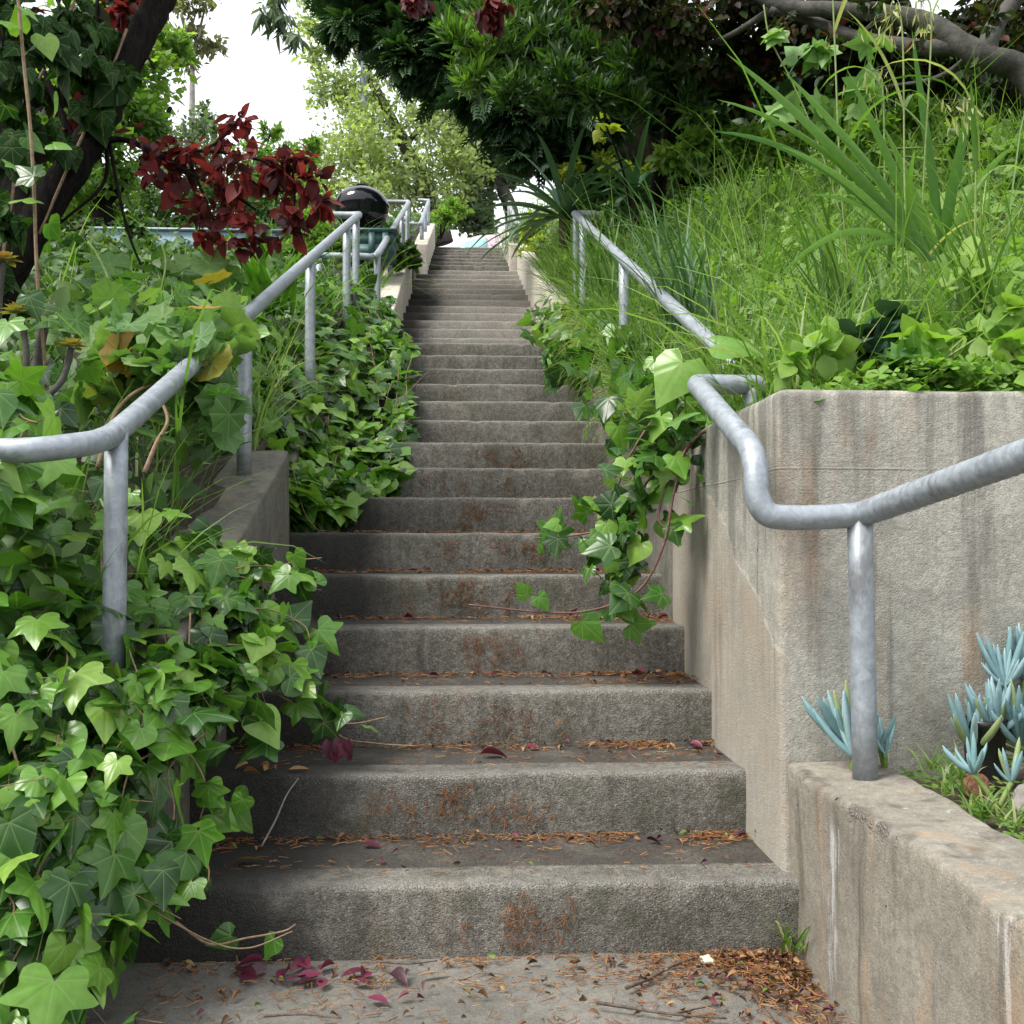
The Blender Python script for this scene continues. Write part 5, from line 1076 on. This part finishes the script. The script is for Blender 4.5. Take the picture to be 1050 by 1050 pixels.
g = rngs(129); n = 520; x = 6.1 + 9 * g.random(n) ** 1.3; d = g.uniform(8, 14.6, n)
o = MB().add(*scatter(TRIF, np.stack([x * R, d * R, (2.44 + .3 * np.clip((x - 6) / 3, 0, 1)) * R], 1) + g.normal(0, .006, (n, 3)), g.normal(0, 1, (n, 3)) * [1, 1, .1], np.tile([0, -.3, 1.], (n, 1)) + g.normal(0, .2, (n, 3)), .022, g.random(n))).build('ground_cover', M['cover']); tag(o, 'clover sprouting in the planter', kind='stuff')

# ------------------------------------------------------------------ things at the head of the left bank
c = P(371, 219, 62); e = thing('kettle_barbecue', 'shiny black kettle barbecue with a domed lid behind the handrail', 'barbecue', c - [0, 0, .5])
def lathe(prof, c, S=36):
    V = [(c[0] + r * math.cos(k * 2 * math.pi / S), c[1] + r * math.sin(k * 2 * math.pi / S), c[2] + z) for r, z in prof for k in range(S)]
    return np.array(V), np.array([(i * S + j, i * S + (j + 1) % S, (i + 1) * S + (j + 1) % S, (i + 1) * S + j) for i in range(len(prof) - 1) for j in range(S)])
rr = .275; c2 = c + [0, 0, .06]
MB().add(*lathe([(rr * math.cos(a), .02 + .19 * math.sin(a)) for a in np.linspace(0, 1.56, 14)], c2)).build('lid', M['enamel'], e)
MB().add(*lathe([(rr * 1.03, .03), (rr * 1.05, .0), (rr * 1.02, -.02)] + [(rr * math.cos(a), -.02 - .24 * math.sin(a)) for a in np.linspace(0.05, 1.5, 12)], c2)).build('bowl', M['enamel'], e)
MB().add(*tube(smooth_line([c2 + [-.05, -.02, .20], c2 + [-.05, -.02, .235], c2 + [.05, -.02, .235], c2 + [.05, -.02, .20]], 5), .011, 8)).build('handle', M['black'], e)
for k in range(3): MB().add(*tube([c2 + np.array([.14 * math.cos(k * 2.09 + .4), .14 * math.sin(k * 2.09 + .4), -.2]), c2 + np.array([.26 * math.cos(k * 2.09 + .4), .26 * math.sin(k * 2.09 + .4), -.62])], .012, 8)).build('leg', M['galv'], e)
def boxmesh(a, b, bev=.01):
    bm = bmesh.new(); bmesh.ops.create_cube(bm, size=1)
    for v in bm.verts: v.co = Vector([(a[i] + b[i]) / 2 + v.co[i] * (b[i] - a[i]) for i in range(3)])
    bmesh.ops.bevel(bm, geom=bm.edges[:], offset=bev, segments=2, affect='EDGES'); bmesh.ops.triangulate(bm, faces=bm.faces)
    V = np.array([v.co[:] for v in bm.verts]); F_ = np.array([[v.index for v in f.verts] for f in bm.faces]); bm.free(); return V, F_
def trough(label, p0, p1, depth, mat, boards):
    a, b = P(*p0), P(*p1); x0, x1, z1, z0, y = a[0], b[0], a[2], b[2], a[1]
    e = thing('planter_box', label, 'planter box', (x0, y, z0))
    h = (z1 - z0 - .03) / boards
    mb = MB()
    for k in range(boards): mb.add(*boxmesh((x0, y, z0 + k * h + .002), (x1, y + depth, z0 + (k + 1) * h - .002), .006))
    mb.build('side_boards', M[mat], e, smooth=False)
    MB().add(*boxmesh((x0 - .03, y - .03, z1 - .028), (x1 + .03, y + depth + .03, z1), .006)).build('rim', M[mat], e, smooth=False)
    for x in (x0 + .05, (x0 + x1) / 2, x1 - .11): MB().add(*boxmesh((x, y - .02, z0), (x + .06, y - .002, z1 - .03), .004)).build('batten', M[mat], e, smooth=False)
trough('long pale blue painted wooden trough seen behind the red leaves', (95, 233, 64), (318, 262, 64), .4, 'teal', 1)
trough('dark teal painted box under the black kettle barbecue', (352, 234, 57), (404, 262, 57), .35, 'green_box', 2)
# lamp post
p = P(373, 58, 147); b = P(373, 250, 147); e = thing('lamp_post', 'blue grey lamp post rising into the tree behind the barbecue', 'lamp post', b)
MB().add(*tube([b, b + (p - b) * .5, p], [.10, .075], 14)).build('pole', M['lamp_paint'], e)
MB().add(*tube([b, b + [0, 0, .25], b + [0, 0, .27]], [.14, .13, .10], 14)).build('base', M['lamp_paint'], e)
MB().add(*lathe([(.0, .16), (.10, .14), (.17, .08), (.19, .0), (.09, -.03), (0, -.03)], p)).build('lamp_head', M['lamp_paint'], e)

# parked car across the top of the steps: side view, nose to the left
g0 = P(437, 249, 125); z0 = 34.0 * R; x0 = g0[0] - 1.02; yc = g0[1]
e = thing('parked_car', 'pale lilac parked car, only its roof and windows showing over the top step', 'car', (x0 + 2, yc + .8, z0))
def outline(pts, y0, y1, mat, name, parent, bev=.04):
    bm = bmesh.new(); a = [bm.verts.new((x0 + u, y0, z0 + v)) for u, v in pts]; c_ = [bm.verts.new((x0 + u, y1, z0 + v)) for u, v in pts]; n_ = len(pts)
    bm.faces.new(a); bm.faces.new(c_[::-1])
    for i in range(n_): bm.faces.new((a[(i + 1) % n_], a[i], c_[i], c_[(i + 1) % n_]))
    bmesh.ops.recalc_face_normals(bm, faces=bm.faces)
    if bev: bmesh.ops.bevel(bm, geom=bm.edges[:], offset=bev, segments=2, affect='EDGES')
    bmesh.ops.triangulate(bm, faces=bm.faces); bm.verts.index_update()
    V = np.array([v.co[:] for v in bm.verts]); F_ = np.array([[v.index for v in f.verts] for f in bm.faces]); bm.free()
    return MB().add(V, F_).build(name, M[mat], parent, smooth=False)
RZ = 1.62
body = outline([(0, .3), (0, .75), (.25, .9), (1.0, 1.02), (1.5, 1.36), (2.05, RZ - .04), (2.5, RZ), (3.3, RZ - .03), (3.9, 1.35), (4.15, 1.0), (4.2, .35)], yc, yc + 1.7, 'carpaint', 'body', e)
for nm, pts in (('window', [(1.28, 1.10), (1.62, 1.36), (2.02, 1.50), (2.28, 1.53), (2.28, 1.10)]), ('window', [(2.36, 1.10), (2.36, 1.53), (3.0, 1.52), (3.0, 1.10)])):
    outline(pts, yc - .012, yc + .01, 'glass' if pts[0][0] < 2 else 'carglass2', nm, e, 0)
outline([(1.06, 1.06), (1.5, 1.375), (2.0, RZ - .06), (1.96, RZ - .08), (1.5, 1.34), (1.1, 1.05)], yc + .12, yc + 1.58, 'glass', 'windscreen', e, 0)
for x in (.75, 3.4):
    for y in (yc + .02, yc + 1.5):
        w_ = MB().add(*tube(np.array([[x0 + x, y - .01, z0 + .31], [x0 + x, y + .18, z0 + .31]]), .31, 24)).build('wheel', M['rubber'], e)
        MB().add(*tube(np.array([[x0 + x, y - .02, z0 + .31], [x0 + x, y + .0, z0 + .31]]), .19, 20)).build('rim', M['galv'], w_)
MB().add(*boxmesh((x0 + 4.16, yc + .15, z0 + .75), (x0 + 4.22, yc + .45, z0 + .95))).build('tail_light', M['brick'], e)
MB().add(*boxmesh((x0 - .02, yc + .15, z0 + .62), (x0 + .03, yc + .45, z0 + .74))).build('headlight', M['glass'], e)

# ------------------------------------------------------------------ litter on the steps
g = rngs(130)
def tread_pts(n, kmax, back=1.0, xbias=None):
    k = g.integers(0, kmax, n); D0 = np.array([ND[i] if i else 9.5 for i in range(kmax)])[k]; Dn = np.array([ND[i + 1] for i in range(kmax)])[k]
    t = np.where(g.random(n) < .7, 1 - np.abs(g.normal(0, .14, n)), g.uniform(.2, 1, n)).clip(.2, .985)
    d = D0 + (Dn - D0) * t; u = g.random(n); x = np.where(g.random(n) < .45, 4.55 - np.abs(g.normal(0, 1.6, n)), -4.3 + 8.8 * u).clip(-4.3, 4.55)
    return np.stack([x * R, d * R, k * R + .004 + .008 * g.random(n) ** 2], 1), k
n = 9500; p, k = tread_pts(n, 9)
cl = np.array([noise.noise(Vector((a * 5, b * 9, 2))) for a, b in p[:, :2]]); p = p[cl > -.12]; n = len(p)
d = unit(np.stack([g.normal(0, 1, n), g.normal(0, .6, n), g.normal(0, .10, n)], 1)); L = g.uniform(.008, .034, n)[:, None]
mb = MB(); mb.add(*sticks(p - d * L / 2, p + d * L / 2, .0022, g.random(n)))
# needles that cling to the risers
ks = g.integers(1, 10, 2400); D = np.array([ND[i] for i in range(1, 11)])[ks - 1]
cx = np.array([[.25, .9, -.7, 1.4], [.2, .5, 1.1, .3], [-.9, .1, .3, 1.2]])[ks % 3, g.integers(0, 4, 2400)]
x = cx + g.normal(0, .28, 2400) + .25 * np.sin(ks * 2.3); h = g.beta(1.6, 1.4, 2400)
p = np.stack([x * R, D * R - .003 - .006 * g.random(2400) ** 2, (ks - 1 + .06 + .82 * h) * R], 1)
cl = np.array([noise.noise(Vector((a * 11, c_ * 11, 7))) for a, c_ in p[:, [0, 2]]]); p = p[cl > -.05]; n = len(p)
d = unit(np.stack([g.normal(0, .6, n), g.normal(0, .06, n), g.normal(0, 1, n)], 1)); L = g.uniform(.008, .03, n)[:, None]
mb.add(*sticks(p - d * L / 2, p + d * L / 2, .0020, g.random(n) ** 1.5 * .8))
# loose needles on the landing, thick at the foot of the wall
n = 2600; x = np.where(g.random(n) < .6, 4.55 - np.abs(g.normal(0, .9, n)), g.uniform(-4, 4.5, n)); d_ = np.where(g.random(n) < .5, D1 - np.abs(g.normal(0, .7, n)), g.uniform(10, D1, n))
p = np.stack([x * R, (d_ - .1) * R, .005 + .012 * g.random(n) ** 2], 1); cl = np.array([noise.noise(Vector((a * 6, b * 6, 12))) for a, b in p[:, :2]]); p = p[(cl > .0) | (x > 3.6)]; n = len(p)
d = unit(np.stack([g.normal(0, 1, n), g.normal(0, 1, n), g.normal(0, .12, n)], 1)); L = g.uniform(.008, .035, n)[:, None]
mb.add(*sticks(p - d * L / 2, p + d * L / 2, .0022, g.random(n)))
o = mb.build('needle_litter', M['needle']); tag(o, 'rust brown fallen needles lying on the treads and clinging to the risers', kind='stuff')
n = 700; p, k = tread_pts(n, 8); n2 = 420; x = np.where(g.random(n2) < .75, 4.5 - np.abs(g.normal(0, .7, n2)), g.uniform(-4, 4.5, n2)); d_ = np.where(g.random(n2) < .4, D1 - .2 - np.abs(g.normal(0, .8, n2)), g.uniform(10.5, D1 - .2, n2))
p = np.vstack([p, np.stack([x * R, d_ * R, .008 + .014 * g.random(n2) ** 2], 1)]); n = len(p)
mb = MB(); mb.add(*scatter(lens(.3, .5, .5, 5), p + [0, 0, .004], g.normal(0, 1, (n, 3)) * [1, 1, .15], np.tile([0, 0, 1.], (n, 1)) + g.normal(0, .6, (n, 3)), g.uniform(.008, .027, n), g.random(n), g.uniform(.6, 1.2, n)))
o = mb.build('leaf_litter', M['litter']); tag(o, 'small brown and purple leaf scraps along the backs of the treads', kind='stuff')
def fallen(label, px, py, k, size, az, r, mat, seed, group=None, tm=OVAL, curl=.3, D=None):
    """one fallen leaf on the top of step k (0 is the landing)"""
    g = rngs(seed); zt = k * R
    ry = (CM @ Vector(((px - 525) / F, -(py - 525) / F, -1))); s = (zt + .012 - EYE * R) / ry.z; p = np.array([ry.x * s, ry.y * s, zt + .012])
    if k > 0: p[1] = min(max(p[1], ND[k] * R + .012), ND[k + 1] * R - .02)
    elif p[1] > D1 * R - .03: p[1] = D1 * R - .03
    mb = MB(); mb.add(*scatter(tm, p[None], np.array([[math.cos(az), math.sin(az), .12]]), np.array([[g.normal(0, curl), g.normal(0, curl), 1.]]), size, np.array([r])))
    o = mb.build('fallen_leaf', M[mat]); return tag(o, label, 'leaf', group)
CURLY = lens(.27, .42, .28, 7)
for i in range(17):
    x = (255, 268, 282, 292, 300, 312, 322, 330, 338, 300, 285, 262, 362, 372, 380, 388, 376)[i] + g.normal(0, 7); y = g.normal(0, 5) + (996, 990, 996, 988, 1000, 994, 1002, 998, 1008, 990, 1003, 1004, 1010, 1004, 1012, 1006, 998)[i]
    fallen('curled wine purple plum leaf in the heap below the bottom step' if i < 12 else 'curled wine purple plum leaf in the smaller right cluster on the landing', x, y, 0, g.uniform(.045, .065), g.random() * 6.28, g.random(), 'purple', 140 + i, 'purple leaves heaped below the bottom step' if i < 12 else 'small cluster of purple leaves on the landing', CURLY if i % 2 else OVAL, .45)
fallen('tan orange fallen leaf on the landing below the bottom step', 428, 1000, 0, .075, .35, .3, 'orange', 160, tm=LANCE)
fallen('long tan fallen leaf at the left end of the bottom tread', 242, 882, 1, .075, .1, .7, 'orange', 161, tm=OVAL)
fallen('dull orange fallen leaf at the left end of the second tread', 296, 789, 2, .055, .2, .5, 'orange', 162)
for i, (x, y) in enumerate(((248, 793), (262, 801), (276, 786), (256, 784))): fallen('dry pale brown leaf in the dark corner at the left end of the second tread', x, y, 2, .045, i * 1.3, .2 + .2 * i, 'orange', 170 + i, 'dry leaves in the dark corner of the second tread', CURLY)
fallen('wine purple fallen leaf lying in the middle of the second tread', 492, 773, 2, .08, .1, .8, 'purple', 163, tm=CURLY)
fallen('yellow green fallen leaf on the landing by the needle heap', 785, 978, 0, .032, .5, .97, 'litter', 164)
fallen('bright purple fallen leaf in the needle heap at the wall foot', 800, 990, 0, .05, 1.0, .9, 'purple', 165, tm=CURLY)
fallen('purple fallen leaf at the right end of the fourth tread', 660, 690, 3, .055, 2.0, .9, 'purple', 166, tm=CURLY)
fallen('purple fallen leaf at the right end of the fifth tread', 676, 632, 4, .05, .2, .7, 'purple', 167, tm=CURLY)
for i in range(16):
    k = (2, 3, 3, 4, 4, 1, 5, 3, 2, 4, 1, 3, 5, 2, 4, 1)[i]; D_ = ND[k + 1] - g.uniform(.25, .8); x_ = (3.9, 3.3, 4.1, 3.6, 2.2, 2.8, 3.0, -.6, 1.0, -1.4, -1.8, 1.8, -1.6, 4.2, 4.1, 4.3)[i] + g.normal(0, .15)
    q_ = W(x_, D_, k) + [0, 0, .010]
    o = MB().add(*scatter(CURLY if i % 2 else OVAL, q_[None], np.array([[g.normal(0, 1), g.normal(0, 1), .1]]), np.array([[g.normal(0, .35), g.normal(0, .35), 1.]]), g.uniform(.035, .055), np.array([g.random()]))).build('fallen_leaf', M['purple']); tag(o, 'dark purple leaf caught among needles at the back of a tread', 'leaf', 'purple leaves along the backs of the treads')
for i in range(5):
    x = (335, 345, 352, 358, 348)[i]; p = P(x, (757, 755, 758, 757, 760)[i], ND[2] - .35)
    o = MB().add(*scatter(CURLY, p[None], np.array([[g.normal(0, .25), -.1, -1.]]), np.array([[g.normal(0, .5), -1, .1]]), .062, np.array([g.random() * .5]))).build('fallen_leaf', M['purple']); tag(o, 'dark purple leaf hanging from the runner over the second step edge', 'leaf', 'purple leaves hanging over the second step edge')
def twig(label, pts, r, seed, mat='twig', forks=()):
    t = MB(); t.add(*tube(smooth_line([P(*c) for c in pts], 5), [r, r * .5], 6))
    for f in forks: t.add(*tube(smooth_line([P(*c) for c in f], 4), [r * .6, r * .3], 5))
    return tag(t.build('twig', M[mat]), label, 'twig')
twig('pale grey twig leaning against the second riser at the left', [(268, 868, 16.2), (282, 842, 16.35), (294, 815, 16.5), (306, 798, 16.62)], .003, 1, 'greytwig')
gp = lambda px, py: (px, py, EYE * F / (py - 555) - .15)
twig('long dark twig lying across the landing near the bottom edge', [gp(612, 1028), gp(650, 1034), gp(690, 1040), gp(745, 1044)], .004, 2, 'twig', [[gp(690, 1040), gp(715, 1034), gp(738, 1030)]])
twig('dark twig lying aslant on the landing by the needle heap', [gp(642, 1013), gp(668, 1002), gp(690, 990), gp(712, 982)], .0045, 3)
twig('thin dark twig along the foot of the bottom riser', [gp(390, 986), gp(420, 988), gp(448, 985)], .003, 4)
twig('thin dark twig lying at the bottom left of the landing', [gp(270, 1042), gp(310, 1040), gp(350, 1044)], .0028, 5)
rock('lichen_tuft', 'pale crusty lichen tuft on the landing by the bottom riser', gp(725, 984), (.016, .014, .010), 'lichen', 3)
